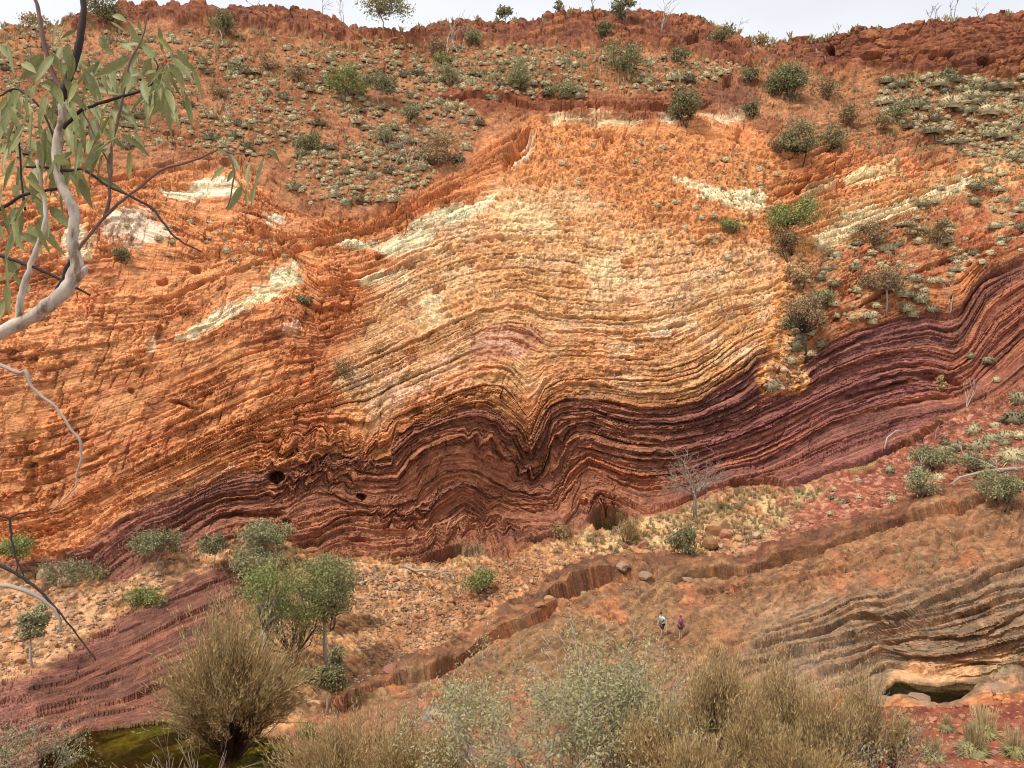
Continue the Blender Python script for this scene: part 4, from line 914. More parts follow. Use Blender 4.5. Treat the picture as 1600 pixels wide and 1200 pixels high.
stones_zone([(1250, 830), (1420, 745), (1600, 690), (1600, 740), (1440, 775), (1280, 830)], 30, 5, 10, [M_STONER], 'loose red stone', 'stones on the right scree')
stones_zone([(1380, 1105), (1600, 1100), (1600, 1215), (1400, 1215)], 40, 8, 22, [M_STONER], 'flat red stone', 'stones on the near bank')
small = stone(77, 1)
for nm, zs, mat in (('scree_stones', [(T1, 900, 3, 7), ([(0, 930), (150, 930), (300, 860), (250, 930), (120, 1010), (0, 1060)], 420, 3, 7), ([(860, 880), (950, 832), (1090, 790), (1240, 770), (1270, 830), (1120, 872)], 420, 3, 6), (G1, 260, 4, 8), ([(540, 1060), (700, 985), (690, 1010), (560, 1075)], 90, 3, 6)], M_STONEP),
                    ('red_scree_stones', [([(1250, 830), (1420, 740), (1600, 640), (1600, 740), (1440, 775)], 520, 2.5, 6), (T1, 320, 3, 7), ([(880, 930), (1120, 910), (1400, 850), (1600, 790), (1600, 860), (1300, 930), (1150, 1020), (860, 1010)], 420, 2, 5), ([(1300, 1105), (1600, 1100), (1600, 1220), (1350, 1220)], 420, 4, 9), ([(640, 1115), (900, 1150), (900, 1190), (640, 1170)], 60, 4, 7),
                                          ([(0, 60), (560, 80), (700, 150), (560, 320), (300, 240), (0, 240)], 500, 3, 7), ([(850, 200), (1220, 240), (1220, 420), (950, 330)], 420, 2.5, 6), ([(1280, 110), (1600, 130), (1600, 300), (1300, 330)], 300, 3, 7)], M_STONE)):
    pts = []
    for po, cnt, s0, s1 in zs:
        xs = [p[0] for p in po]; ys = [p[1] for p in po]; g = 0
        while g < cnt:
            x, y = rr.uniform(min(xs), max(xs)), rr.uniform(min(ys), max(ys))
            if inside(x, y, po):
                p, d = ground(x, y); w = rr.uniform(s0, s1) * d / F * .55; pts.append((p + Vector((0, 0, w * .2)), w, w * .8, w * .6, rr.uniform(0, 6.28))); g += 1
    scatter(nm, small, pts, mat)

# ------------------------------------------------------------------ trees and shrubs
def limb(mb, r, p, d, L_, rad, depth, spread, up, tips, sides=4, kids=(2, 3), curl=.25, minr=.0015, segs=4):
    path = [p.copy()]; rads = [rad]; q = p.copy(); d = d.normalized()
    for k in range(segs):
        d = (d + Vector((r.gauss(0, curl), r.gauss(0, curl), r.gauss(0, curl) + up * .25)) * .5).normalized()
        q = q + d * (L_ / segs); path.append(q.copy()); rads.append(max(minr, rad * (1 - .55 * (k + 1) / segs)))
    mb.tube(path, rads, sides)
    if depth <= 0: tips.append((q, d)); return
    for k in range(r.randint(*kids)):
        i = r.randint(max(1, segs - 2), segs) if k else segs
        a = Vector((r.gauss(0, 1), r.gauss(0, 1), r.gauss(0, .6))).normalized()
        limb(mb, r, path[i], d + a * spread, L_ * r.uniform(.55, .85), max(minr, rads[i] * .8), depth - 1, spread, up, tips, 3, kids, curl, minr, max(2, segs - 1))
def leaf_cards(mb, r, c, n, sig, l, w, up=0.0, droop=0.0):
    for _ in range(n):
        p = c + Vector((r.gauss(0, sig[0]), r.gauss(0, sig[1]), r.gauss(0, sig[2])))
        d = Vector((r.gauss(0, 1), r.gauss(0, 1), r.gauss(0, 1) + up - droop)).normalized()
        q = d.cross(Vector((r.gauss(0, 1), r.gauss(0, 1), r.gauss(0, 1)))).normalized() * w * r.uniform(.6, 1.2)
        e = d * l * r.uniform(.6, 1.3)
        mb.add([p - e * .5, p + q * .5, p + e * .5, p - q * .5], [(0, 1, 2, 3)])
def plant(kind, px, py, hp, wp, leafm, barkm, name, label, cat, seed, group=None, at=None, lean=0.0, dens=1.0, lift=0.0):
    r = random.Random(seed)
    if at is None: base, d = ground(px, py)
    else: base, d = bank(px, at), at
    m = d / F; H_, W_ = hp * m, wp * m
    root = empty(name, base - Vector((0, 0, .05 * H_ if at is None else .02))); tag(root, label, cat, group)
    tr = MB(); cr_ = MB(); tips = []
    pxm = m
    if kind in ('shrub', 'tree'):
        th = r.uniform(.04, .14) if kind == 'shrub' else r.uniform(.22, .4)
        ncl = int(7 + wp * hp / 330); ncl = min(ncl, 30); cl = []; lump = [r.uniform(.62, 1.12) for _ in range(7)]
        for k in range(ncl):
            a = r.uniform(0, 6.283); e = r.uniform(-.95, 1); rd = r.uniform(.45, 1.0) * lump[int(a / 6.2832 * 7) % 7]
            z = th + (1 - th) * (.5 + .42 * e * rd)
            sq = math.sqrt(max(0, 1 - (e * .9) ** 2))
            cl.append(Vector((math.cos(a) * sq * rd * W_ * .46 + lean * W_ * z, math.sin(a) * sq * rd * W_ * .42, z * H_)))
        ns = 5 if kind == 'shrub' else 1
        stems = []
        for k in range(ns):
            a = r.uniform(0, 6.283); s0 = Vector((math.cos(a), math.sin(a), 0)) * W_ * .03
            e = Vector((math.cos(a) * W_ * .12 + lean * W_ * th, math.sin(a) * W_ * .1, H_ * (th + .12)))
            mid = s0.lerp(e, .5) + Vector((r.gauss(0, .02), r.gauss(0, .02), 0)) * W_
            rad = max(.020 * H_ if kind == 'tree' else .012 * H_, .5 * pxm); tr.tube([s0, mid, e], [rad, rad * .8, rad * .6], 5); stems.append(e)
        for c in cl:
            s0 = min(stems, key=lambda q: (q - c).length); mid = s0.lerp(c, .5) + Vector((r.gauss(0, .04), r.gauss(0, .04), -.04)) * H_
            tr.tube([s0, mid, c], [max(.008 * H_, .35 * pxm), max(.006 * H_, .3 * pxm), .2 * pxm], 3)
        n = int(min(5200, max(240, wp * hp * .95)) * dens); ll = 4.6 * pxm if d > 45 else 5.5 * pxm
        for c in cl:
            ks = r.uniform(.5, 1.25); s_ = W_ * .5 / math.sqrt(ncl) * .85 * ks
            leaf_cards(cr_, r, c, int(n / ncl * ks * ks) + 6, (s_, s_, min(s_ * .7, H_ * .14)), ll, ll * .48, droop=.4 if kind == 'tree' else 0)
    elif kind == 'broom':
        if lift: tr.tube([Vector((-.10 * W_, 0, -.3)), Vector((-.05 * W_, 0, lift * H_ * .5)), Vector((0, 0, lift * H_ * 1.05))], [.016 * H_, .013 * H_, .010 * H_], 7)
        npl = int(5 + wp * hp / 2600); plumes = []
        for k in range(npl):
            a = r.uniform(0, 6.283); s_ = math.sqrt(r.random())
            plumes.append((a, s_, (1 - (.20 if lift else .32) * s_ * s_) * r.uniform(.68, 1.06), r.uniform(.10, .2)))
        n = int(wp * hp / 75 * dens) + 10
        for k in range(n):
            a, s_, hz, sp_ = plumes[k % npl]
            ox, oy = math.cos(a) * s_, math.sin(a) * s_
            b = Vector((ox * W_ * .14, oy * W_ * .12, 0)) if not lift else Vector((ox * W_ * .04, oy * W_ * .04, lift * H_ * r.uniform(.55, 1.05))); ga, gb = r.gauss(0, sp_), r.gauss(0, sp_)
            top_ = Vector(((ox * .46 + ga * .8) * W_ + lean * W_, (oy * .4 + gb * .7) * W_, H_ * hz * r.uniform(.72, 1.06)))
            m1 = b.lerp(top_, .35) + Vector((ox * .05 * W_ - lean * W_ * .15, oy * .04 * W_, 0)); m2 = b.lerp(top_, .7) + Vector((r.gauss(0, .025), r.gauss(0, .025), 0)) * W_
            rad = .34 * pxm if k % 6 else .75 * pxm
            tr.tube([b, m1, m2, top_], [rad * 1.6, rad * 1.1, rad * .7, rad * .35], 3)
            for j in range(int(34 * dens)):
                t = r.uniform(.46, 1.03); p = m1.lerp(m2, (t - .35) / .35) if t < .7 else m2.lerp(top_, (t - .7) / .3)
                dd = ((top_ - m1).normalized() + Vector((r.gauss(0, .42), r.gauss(0, .42), r.gauss(.15, .3)))).normalized()
                e = dd * r.uniform(5, 12) * pxm; q = dd.cross(Vector((r.gauss(0, 1), r.gauss(0, 1), r.gauss(0, 1)))).normalized() * .55 * pxm
                p = p + Vector((r.gauss(0, 1), r.gauss(0, 1), r.gauss(0, 1))) * 3.0 * pxm
                cr_.add([p - q, p + q, p + e], [(0, 1, 2)])
    elif kind == 'bare':
        tk = H_ * .42
        rad = max(.028 * H_, .8 * pxm); tp = Vector((lean * W_, 0, tk))
        tr.tube([Vector((0, 0, 0)), Vector((lean * W_ * .3, 0, tk * .5)), tp], [rad, rad * .85, rad * .7], 6)
        for k in range(15):
            a = r.uniform(0, 6.283); dv_ = Vector((math.cos(a) * W_ / H_ * .9, math.sin(a) * W_ / H_ * .7, r.uniform(.25, 1.5)))
            limb(cr_, r, tp * r.uniform(.62, 1.0), dv_, H_ * r.uniform(.22, .32), rad * .42, 3 if hp > 60 else 2, .75, .12, tips, 3, (2, 4), .35, .26 * pxm)
    elif kind == 'snag':
        for k in range(max(2, int(3 * dens))):
            dv_ = Vector((r.gauss(0, .45) * W_ / H_ + lean, r.gauss(0, .3), 1))
            limb(tr, r, Vector((0, 0, 0)), dv_, H_ * .55, max(.02 * H_, .6 * pxm), 2, .55, .2, tips, 4, (2, 3), .3, .28 * pxm)
    elif kind == 'twiggy':
        for k in range(int(16 * dens)):
            a = r.uniform(0, 6.283); s_ = math.sqrt(r.random())
            dv_ = Vector((math.cos(a) * s_ * W_ / H_ * .75, math.sin(a) * s_ * .6, .8))
            limb(tr, r, Vector((math.cos(a) * s_ * W_ * .3, math.sin(a) * s_ * W_ * .2, 0)), dv_, H_ * r.uniform(.36, .5), .012 * H_, 3, .7, .15, tips, 4, (2, 4), .4, .32 * pxm)
        for (p, dd) in tips:
            leaf_cards(cr_, r, p - dd * 5 * pxm, int(8 * dens), (9 * pxm, 9 * pxm, 8 * pxm), 6 * pxm, 2.8 * pxm, up=.5)
    if tr.n: tr.build('trunk' if kind in ('tree', 'bare') else 'stems', barkm, root)
    if cr_.n: cr_.build({'shrub': 'foliage', 'tree': 'crown', 'broom': 'foliage', 'bare': 'branches', 'twiggy': 'foliage'}[kind], barkm if kind == 'bare' else leafm, root, smooth=False)
    return root
PL = [
 # skyline
 ('tree', 601, 58, 70, 92, M_GREY, M_PALE, 'gum_tree', 'tall open crowned gum tree standing alone on the skyline', 'tree'),
 ('shrub', 166, 46, 40, 60, M_OLIVE, M_BARK, 'round_shrub', 'dense dark shrub on the left rim behind the gum branch', 'shrub'),
 ('shrub', 55, 42, 24, 42, M_BROOM, M_BARK, 'round_shrub', 'small yellowish shrub at the far left end of the skyline', 'shrub'),
 ('tree', 790, 42, 32, 28, M_GREY, M_GREYBK, 'small_tree', 'little upright tree on the skyline right of the gum tree', 'tree'),
 ('shrub', 875, 32, 16, 15, M_OLIVE, M_BARK, 'round_shrub', 'tiny round shrub on the skyline left of the middle rim rocks', 'shrub'),
 ('shrub', 976, 40, 36, 40, M_OLIVE, M_GREYBK, 'round_shrub', 'spreading shrub poking above the middle rim rocks', 'shrub'),
 ('snag', 1030, 60, 56, 26, None, M_GREYBK, 'dead_tree', 'thin leafless tree leaning in front of the middle rim rocks', 'dead tree'),
 ('snag', 926, 30, 26, 24, None, M_GREYBK, 'dead_tree', 'faint leafless bush on the skyline beside the spreading shrub', 'dead tree'),
 ('snag', 1148, 54, 28, 24, None, M_GREYBK, 'dead_bush', 'pale dead bush at the left lip of the skyline gap', 'dead bush'),
 ('shrub', 1190, 72, 18, 30, M_BROOM, M_BARK, 'round_shrub', 'yellow green shrub at the bottom of the skyline gap', 'shrub'),
 ('snag', 1312, 60, 20, 30, None, M_GREYBK, 'dead_bush', 'pale dead bush where the right hand cliff begins', 'dead bush'),
 ('snag', 1486, 36, 34, 26, None, M_DARKBK, 'dead_tree', 'dark forked dead tree on top of the right hand cliff', 'dead tree'),
 ('snag', 1456, 50, 30, 26, None, M_DARKBK, 'dead_tree', 'low leaning dead tree left of the dark forked one', 'dead tree'),
 ('snag', 1526, 30, 18, 22, None, M_GREYBK, 'dead_bush', 'small fan shaped dead bush right of the dark forked tree', 'dead bush'),
 ('snag', 505, 30, 36, 22, None, M_GREYBK, 'dead_tree', 'bare sapling on the skyline, left one of the pair beside the gum tree', 'dead tree'),
 ('snag', 534, 36, 40, 24, None, M_GREYBK, 'dead_tree', 'bare sapling on the skyline, right one of the pair beside the gum tree', 'dead tree'),
 ('snag', 400, 18, 26, 50, None, M_GREYBK, 'dead_bush', 'bushy leafless scrub on the left rim', 'dead bush'),
 ('snag', 700, 84, 66, 20, None, M_PALE, 'dead_tree', 'pale straight dead sapling crossing the rim right of the gum tree, left of two', 'dead tree'),
 ('snag', 716, 84, 56, 18, None, M_PALE, 'dead_tree', 'pale straight dead sapling crossing the rim right of the gum tree, right of two', 'dead tree'),
 # upper slope
 ('tree', 348, 66, 56, 44, M_OLIVE, M_PALE, 'snappy_gum', 'white stemmed gum low on the left rim among spinifex', 'tree'),
 ('shrub', 368, 112, 26, 34, M_GREY, M_BARK, 'round_shrub', 'greyish bush on the left slope among spinifex', 'shrub'),
 ('shrub', 462, 134, 34, 36, M_BROWN, M_BARK, 'round_shrub', 'brown bush left of the bright green round shrub', 'shrub'),
 ('shrub', 420, 112, 30, 30, M_BROWN, M_BARK, 'round_shrub', 'brown bush on the left slope, upper of two', 'shrub'),
 ('shrub', 538, 160, 54, 66, M_GREEN, M_BARK, 'round_shrub', 'dense bright green round shrub at the head of the gully', 'shrub'),
 ('tree', 594, 168, 62, 56, M_GREY, M_GREYBK, 'small_tree', 'grey green tree with forked pale stems right of the bright green shrub', 'tree'),
 ('shrub', 684, 92, 46, 40, M_BROWN, M_GREYBK, 'round_shrub', 'grey brown bush beside the pale dead saplings', 'shrub'),
 ('shrub', 742, 72, 26, 34, M_GREY, M_BARK, 'round_shrub', 'grey green bush against the red rim right of the dead saplings', 'shrub'),
 ('shrub', 694, 104, 20, 30, M_GREEN, M_BARK, 'round_shrub', 'low bright green bush on the terrace below the dead saplings', 'shrub'),
 ('shrub', 700, 136, 32, 36, M_GREY, M_BARK, 'round_shrub', 'grey green bush at the left end of the dark ledge', 'shrub'),
 ('shrub', 968, 118, 44, 66, M_OLIVE, M_BARK, 'round_shrub', 'largest spreading olive shrub on the middle terrace', 'shrub'),
 ('shrub', 808, 148, 42, 46, M_OLIVE, M_BARK, 'round_shrub', 'olive shrub on the dark ledge, left one of the pair', 'shrub'),
 ('shrub', 876, 156, 32, 46, M_OLIVE, M_BARK, 'round_shrub', 'olive shrub on the dark ledge, right one of the pair', 'shrub'),
 ('shrub', 944, 64, 34, 30, M_OLIVE, M_BARK, 'round_shrub', 'pale olive bush against the middle rim rocks', 'shrub'),
 ('shrub', 1064, 104, 30, 38, M_OLIVE, M_BARK, 'round_shrub', 'olive bush at the right end of the middle terrace', 'shrub'),
 ('shrub', 1122, 76, 26, 36, M_OLIVE, M_BARK, 'round_shrub', 'bush tucked under the last rocks before the skyline gap', 'shrub'),
 ('shrub', 1068, 200, 74, 66, M_OLIVE, M_DARKBK, 'small_tree', 'leaning olive tree rooted below the end of the dark ledge', 'tree'),
 ('shrub', 1238, 156, 64, 64, M_OLIVE, M_BARK, 'small_tree', 'olive tree under the skyline gap', 'tree'),
 ('shrub', 1210, 150, 40, 50, M_OLIVE, M_BARK, 'round_shrub', 'bushy shrub left of the olive tree under the skyline gap', 'shrub'),
 ('tree', 1250, 262, 80, 92, M_OLIVE, M_DARKBK, 'spreading_tree', 'wide spreading tree with dark leaning limbs on the orange slope', 'tree'),
 ('shrub', 1398, 192, 38, 46, M_OLIVE, M_BARK, 'round_shrub', 'round olive shrub at the left edge of the right hand spinifex', 'shrub'),
 ('shrub', 1330, 200, 46, 40, M_BROWN, M_BARK, 'round_shrub', 'brown scrub between the spreading tree and the round olive shrub', 'shrub'),
 ('shrub', 1376, 208, 34, 36, M_BROWN, M_BARK, 'round_shrub', 'brown scrub below the round olive shrub', 'shrub'),
 ('tree', 1480, 136, 34, 24, M_GREY, M_PALE, 'small_tree', 'little pale stemmed tree at the foot of the right hand cliff', 'tree'),
 ('tree', 1240, 398, 100, 80, M_GREEN, M_BARK, 'small_tree', 'bright green flat topped tree in the gully beside the pale bands', 'tree'),
 ('shrub', 1228, 412, 66, 46, M_BROWN, M_BARK, 'round_shrub', 'brown thicket under the bright green flat topped tree', 'shrub'),
 ('shrub', 1144, 366, 26, 40, M_GREEN, M_BARK, 'round_shrub', 'small dark green shrub on the rubble left of the flat topped tree', 'shrub'),
 ('shrub', 485, 238, 44, 42, M_OLIVE, M_BARK, 'round_shrub', 'olive shrub on the slope at the left of the gully', 'shrub'),
 ('shrub', 686, 264, 62, 74, M_BROWN, M_GREYBK, 'round_shrub', 'large brown grey shrub left of the notched rock', 'shrub'),
 ('snag', 640, 262, 68, 36, None, M_GREYBK, 'dead_tree', 'dark dead tree in the gully left of the large brown shrub', 'dead tree'),
 ('snag', 610, 265, 60, 36, None, M_GREYBK, 'dead_tree', 'grey dead tree farther left in the gully', 'dead tree'),
 ('snag', 722, 262, 34, 26, None, M_GREYBK, 'dead_bush', 'dead twigs between the large brown shrub and the notched rock', 'dead bush'),
 ('snag', 352, 182, 40, 14, None, M_PALE, 'dead_tree', 'crooked white dead sapling on the left slope', 'dead tree'),
 ('shrub', 342, 154, 22, 44, M_BROWN, M_BARK, 'round_shrub', 'rusty brown bush above the crooked white sapling', 'shrub'),
 ('shrub', 190, 410, 32, 26, M_OLIVE, M_BARK, 'hanging_shrub', 'dark shrub hanging under the pale patch on the orange wall', 'shrub'),
 ('shrub', 474, 472, 18, 24, M_OLIVE, M_BARK, 'hanging_shrub', 'small tuft of green on the orange wall right of the pale band', 'shrub'),
 ('shrub', 540, 590, 28, 34, M_BROWN, M_BARK, 'hanging_shrub', 'faint brown green bush where the orange wall meets the cream beds', 'shrub'),
 ('shrub', 1172, 128, 28, 30, M_OLIVE, M_BARK, 'round_shrub', 'low olive bush just under the left lip of the skyline gap', 'shrub'),
 ('shrub', 1292, 158, 36, 44, M_BROWN, M_BARK, 'round_shrub', 'brown scrub right of the shrubs under the skyline gap', 'shrub'),
 ('shrub', 1176, 182, 34, 34, M_OLIVE, M_DARKBK, 'round_shrub', 'dark stemmed bush right of the end of the dark ledge', 'shrub'),
 ('shrub', 1300, 232, 40, 50, M_OLIVE, M_BARK, 'round_shrub', 'olive bush right of the wide spreading tree', 'shrub'),
 ('shrub', 1216, 250, 30, 36, M_BROWN, M_BARK, 'round_shrub', 'brown bush at the left foot of the wide spreading tree', 'shrub'),
 ('shrub', 1248, 290, 28, 44, M_BROWN, M_BARK, 'round_shrub', 'brown bush directly below the wide spreading tree', 'shrub'),
 ('shrub', 1246, 452, 44, 40, M_BROWN, M_BARK, 'round_shrub', 'brown bush in the gully under the brown thicket', 'shrub'),
 ('shrub', 1282, 486, 34, 40, M_OLIVE, M_BARK, 'round_shrub', 'olive bush right of the brown sparse tree', 'shrub'),
 ('shrub', 1238, 522, 36, 34, M_OLIVE, M_BARK, 'round_shrub', 'olive bush among the orange blocks in the gully', 'shrub'),
 ('shrub', 640, 195, 34, 44, M_GREY, M_BARK, 'round_shrub', 'grey bush in the upper gully above the dead trees', 'shrub'),
 ('shrub', 600, 225, 30, 40, M_GREY, M_BARK, 'round_shrub', 'grey bush in the upper gully left of the dark dead tree', 'shrub'),
 # cream face and right hand slope
 ('snag', 1052, 478, 60, 50, None, M_GREYBK, 'dead_bush', 'bare bush on the cream face above the dark band, left of two', 'dead bush'),
 ('snag', 1142, 500, 66, 40, None, M_GREYBK, 'dead_bush', 'bare bush on the cream face above the dark band, right of two', 'dead bush'),
 ('snag', 770, 470, 22, 40, None, M_GREYBK, 'dead_bush', 'small bare bush over the crest of the dark band', 'dead bush'),
 ('snag', 960, 590, 46, 26, None, M_GREYBK, 'dead_bush', 'thin sapling growing from the orange beds in the middle', 'dead bush'),
 ('tree', 1260, 562, 130, 76, M_BROWN, M_DARKBK, 'small_tree', 'brown sparse tree with dark forked stems beside the boulder gully', 'tree'),
 ('tree', 1384, 490, 86, 92, M_BROWN, M_GREYBK, 'small_tree', 'brown sparse tree above the purple folds', 'tree'),
 ('snag', 1482, 490, 56, 30, None, M_GREYBK, 'dead_bush', 'grey dead bush right of the brown sparse tree', 'dead bush'),
 ('shrub', 1365, 388, 50, 48, M_BROWN, M_GREYBK, 'round_shrub', 'bare brown thicket on the right slope, left of two', 'shrub'),
 ('shrub', 1466, 388, 56, 46, M_BROWN, M_GREYBK, 'round_shrub', 'bare brown thicket on the right slope, right of two', 'shrub'),
 ('shrub', 1468, 612, 34, 20, M_BROOM, M_BARK, 'round_shrub', 'upright yellow green bush on the purple beds at right', 'shrub'),
 # scree and creek, middle distance
 ('bare', 1086, 810, 116, 94, None, M_GREYBK, 'bare_tree', 'leafless grey tree against the red purple beds', 'tree'),
 ('shrub', 1068, 876, 56, 58, M_OLIVE, M_BARK, 'round_shrub', 'round grey green shrub on the cap ledge left of the boulder heap', 'shrub'),
 ('shrub', 750, 932, 44, 52, M_GREEN, M_BARK, 'round_shrub', 'round green shrub alone on the middle scree', 'shrub'),
 ('broom', 980, 850, 46, 44, M_BROOM, M_BARK, 'yellow_bush', 'yellowish wispy bush at the mouth of the small alcove', 'shrub'),
 ('shrub', 872, 842, 26, 36, M_BROWN, M_BARK, 'round_shrub', 'brown grey bush at the cliff foot left of the alcove', 'shrub'),
 ('shrub', 1440, 790, 52, 52, M_GREY, M_GREYBK, 'round_shrub', 'grey twiggy shrub at the left end of the fallen branch', 'shrub'),
 ('shrub', 1452, 738, 40, 64, M_GREY, M_BARK, 'round_shrub', 'grey green shrub on the red scree above the fallen branch, left one', 'shrub'),
 ('shrub', 1518, 736, 34, 52, M_GREY, M_BARK, 'round_shrub', 'grey green shrub on the red scree above the fallen branch, right one', 'shrub'),
 ('shrub', 1568, 802, 66, 80, M_GREY, M_BARK, 'round_shrub', 'largest grey green shrub under the fallen branch at the right edge', 'shrub'),
 ('snag', 1460, 690, 50, 80, None, M_GREYBK, 'dead_bush', 'drooping grey dead bush at the foot of the purple beds', 'dead bush'),
 ('snag', 1510, 640, 60, 60, None, M_GREYBK, 'dead_bush', 'grey dead bush among the purple beds at right', 'dead bush'),
 ('snag', 1444, 704, 26, 10, None, M_DARKBK, 'dead_bush', 'short dark dead stem beside the pale bent branch', 'dead bush'),
 # left gorge
 ('tree', 242, 888, 62, 86, M_GREY, M_PALE, 'small_tree', 'grey green gum sapling on the purple beds, left one', 'tree'),
 ('tree', 332, 894, 66, 44, M_GREY, M_PALE, 'small_tree', 'slender gum sapling with white stem right of the left one', 'tree'),
 ('tree', 414, 880, 84, 96, M_GREY, M_PALE, 'small_tree', 'wide gum sapling with pale crown against the purple folds', 'tree'),
 ('shrub', 110, 912, 40, 100, M_GREY, M_BARK, 'round_shrub', 'spreading grey green shrub at the foot of the orange wall', 'shrub'),
 ('tree', 22, 900, 70, 60, M_GREEN, M_BARK, 'small_tree', 'bright green tree at the left edge below the orange wall', 'tree'),
 ('tree', 52, 1045, 120, 50, M_GREY, M_PALE, 'thin_gum', 'thin pale trunked gum on the left scree', 'tree'),
 ('shrub', 226, 950, 34, 60, M_GREEN, M_BARK, 'round_shrub', 'low green bush among stones above the red outcrop', 'shrub'),
 ('tree', 432, 1075, 225, 165, M_GREEN, M_PALE, 'creek_gum', 'dense green creek gum behind the brown broom tree', 'tree'),
 ('tree', 512, 1045, 210, 105, M_OLIVE, M_PALE, 'creek_gum', 'rightmost dense creek gum standing against the scree', 'tree'),
 ('shrub', 452, 1040, 190, 170, M_GREEN, M_BARK, 'thicket', 'broad green thicket filling the gap between the creek gums', 'shrub'),
 ('shrub', 515, 985, 140, 100, M_OLIVE, M_BARK, 'thicket', 'olive thicket at the right side of the creek gums', 'shrub'),
 ('shrub', 400, 905, 60, 110, M_GREY, M_BARK, 'thicket', 'grey green thicket above the broom tree', 'shrub'),
 ('tree', 508, 1118, 110, 66, M_OLIVE, M_PALE, 'small_tree', 'small white stemmed tree at the creek bend right of the pool', 'tree'),
 ('snag', 440, 1105, 90, 40, None, M_PALE, 'dead_tree', 'white dead trunk leaning by the pool, right one', 'dead tree'),
 ('snag', 458, 1030, 80, 30, None, M_PALE, 'dead_tree', 'white twisted dead trunk in front of the creek gums', 'dead tree'),
 ('broom', 412, 1125, 110, 60, M_BROOM, M_BARK, 'yellow_bush', 'yellow olive bush at the right side of the pool', 'shrub'),
 ('broom', 478, 1160, 26, 24, M_GREEN, M_BARK, 'reeds', 'tuft of green reeds at the right end of the pool', 'reeds'),
]
for k, t in enumerate(PL):
    plant(*t, seed=1000 + k, dens=.5 if (t[5] is M_BROWN or k == 0) else 1.7 if t[2] > 980 and t[1] < 560 else .8)
M_LPALE = veg_mat('leaf_pale', (.30, .285, .13), (.46, .42, .215), .8, .15, .1)
# thicket on the near bank
plant('broom', 362, 1212, 345, 205, M_BROOM, M_BARK, 'broom_tree', 'big brown broom like tree leaning right in front of the pool', 'tree', 2001, at=31, lean=.0, dens=1.1, lift=.47)
plant('snag', 300, 1240, 130, 170, None, M_GREYBK, 'dead_bush', 'bare brown twigs rising before the pool under the broom tree', 'dead bush', 2002, at=29, dens=3)
plant('twiggy', 5, 1245, 140, 110, M_GREY, M_GREYBK, 'twiggy_shrub', 'pale twigged shrub in the lower left corner', 'shrub', 2003, at=26, dens=1.0)
plant('broom', 560, 1250, 165, 230, M_BROOM, M_BARK, 'wattle_bush', 'brown feathery bush at the bottom just right of the pool', 'shrub', 2004, at=25, dens=1.2)
plant('broom', 665, 1255, 130, 160, M_BROOM, M_BARK, 'wattle_bush', 'lower brown feathery bush left of the grey twigged shrub', 'shrub', 2005, at=24, dens=1.2)
plant('twiggy', 860, 1250, 215, 280, M_LPALE, M_PALE, 'twiggy_shrub', 'large grey twigged shrub with sparse leaves at bottom centre', 'shrub', 2006, at=22, dens=2.6)
plant('twiggy', 985, 1255, 205, 130, M_LPALE, M_PALE, 'twiggy_shrub', 'leafier twigged shrub right behind the large grey one', 'shrub', 2011, at=22.5, dens=1.6)
for k, (x, h_, w_, d_, l_) in enumerate([(1035, 175, 120, 20, 'first feathery tan wattle of the thicket, beside the grey twigged shrub'), (1118, 235, 120, 20.5, 'tallest feathery tan wattle of the thicket, second from its left'), (1180, 180, 110, 19, 'third feathery tan wattle from the left of the thicket'),
        (1235, 215, 130, 19.8, 'tall feathery tan wattle right of the middle of the thicket'), (1300, 165, 110, 18.8, 'fifth feathery tan wattle from the left of the thicket'), (1360, 190, 110, 19.2, 'last feathery tan wattle at the right end of the thicket'), (1085, 130, 150, 18, 'low tan wattle in front of the left half of the thicket'), (1260, 120, 170, 17.6, 'low tan wattle in front of the right half of the thicket')]):
    plant('broom', x, 1258, h_, w_, M_BROOM, M_BARK, 'wattle_bush', l_, 'shrub', 2020 + k, 'wattle thicket on the near bank', at=d_, dens=1.05)
plant('twiggy', 1400, 1250, 120, 120, M_GREY, M_GREYBK, 'twiggy_shrub', 'low grey shrub at the right end of the wattle thicket', 'shrub', 2010, at=18.5, dens=.6)

# fallen and hanging dead wood
def deadwood(name, pts, w0, label, mat, twigs=0, seed=1, lift=.35):
    r = random.Random(seed); P3 = []
    for (x, y) in pts:
        p, d = ground(x, y); P3.append(p)
    d0 = (P3[0].y + P3[-1].y) / 2; rt = empty(name, P3[0]); tag(rt, label, 'dead branch')
    q = []
    for k, (x, y) in enumerate(pts):
        f = k / (len(pts) - 1); dd = P3[0].y * (1 - f) + P3[-1].y * f - .3
        q.append(Vector(((x - 800) / F * dd, dd, (600 - y) / F * dd)) - P3[0])
    wd = [max(w0 * (1 - .75 * k / (len(q) - 1)), .7) * d0 / F * .5 for k in range(len(q))]
    mb = MB(); mb.tube(q, wd, 6); mb.build('stem', mat, rt)
    if twigs:
        tw = MB(); tips = []
        for k in range(twigs):
            i = r.randint(1, len(q) - 1)
            limb(tw, r, q[i], Vector((r.gauss(0, 1), r.gauss(0, .4), r.gauss(.1, .7))), r.uniform(14, 34) * d0 / F, .9 * d0 / F, 2, .7, 0, tips, 3, (2, 3), .35, .3 * d0 / F)
        tw.build('twigs', mat, rt)
deadwood('fallen_branch', [(1592, 732), (1560, 734), (1532, 738), (1500, 746), (1482, 760), (1472, 768), (1450, 764)], 6, 'long grey fallen branch lying over the red scree at right', M_PALE, 10, 5)
deadwood('fallen_branch', [(1382, 702), (1386, 684), (1400, 673), (1414, 674), (1424, 682)], 3, 'thin white bent branch at the foot of the purple beds', M_PALE, 0, 6)
deadwood('fallen_log', [(632, 884), (650, 892), (668, 890), (690, 894), (712, 912)], 5, 'bleached log lying on the scree beneath the arched fold', M_PALE, 4, 7)
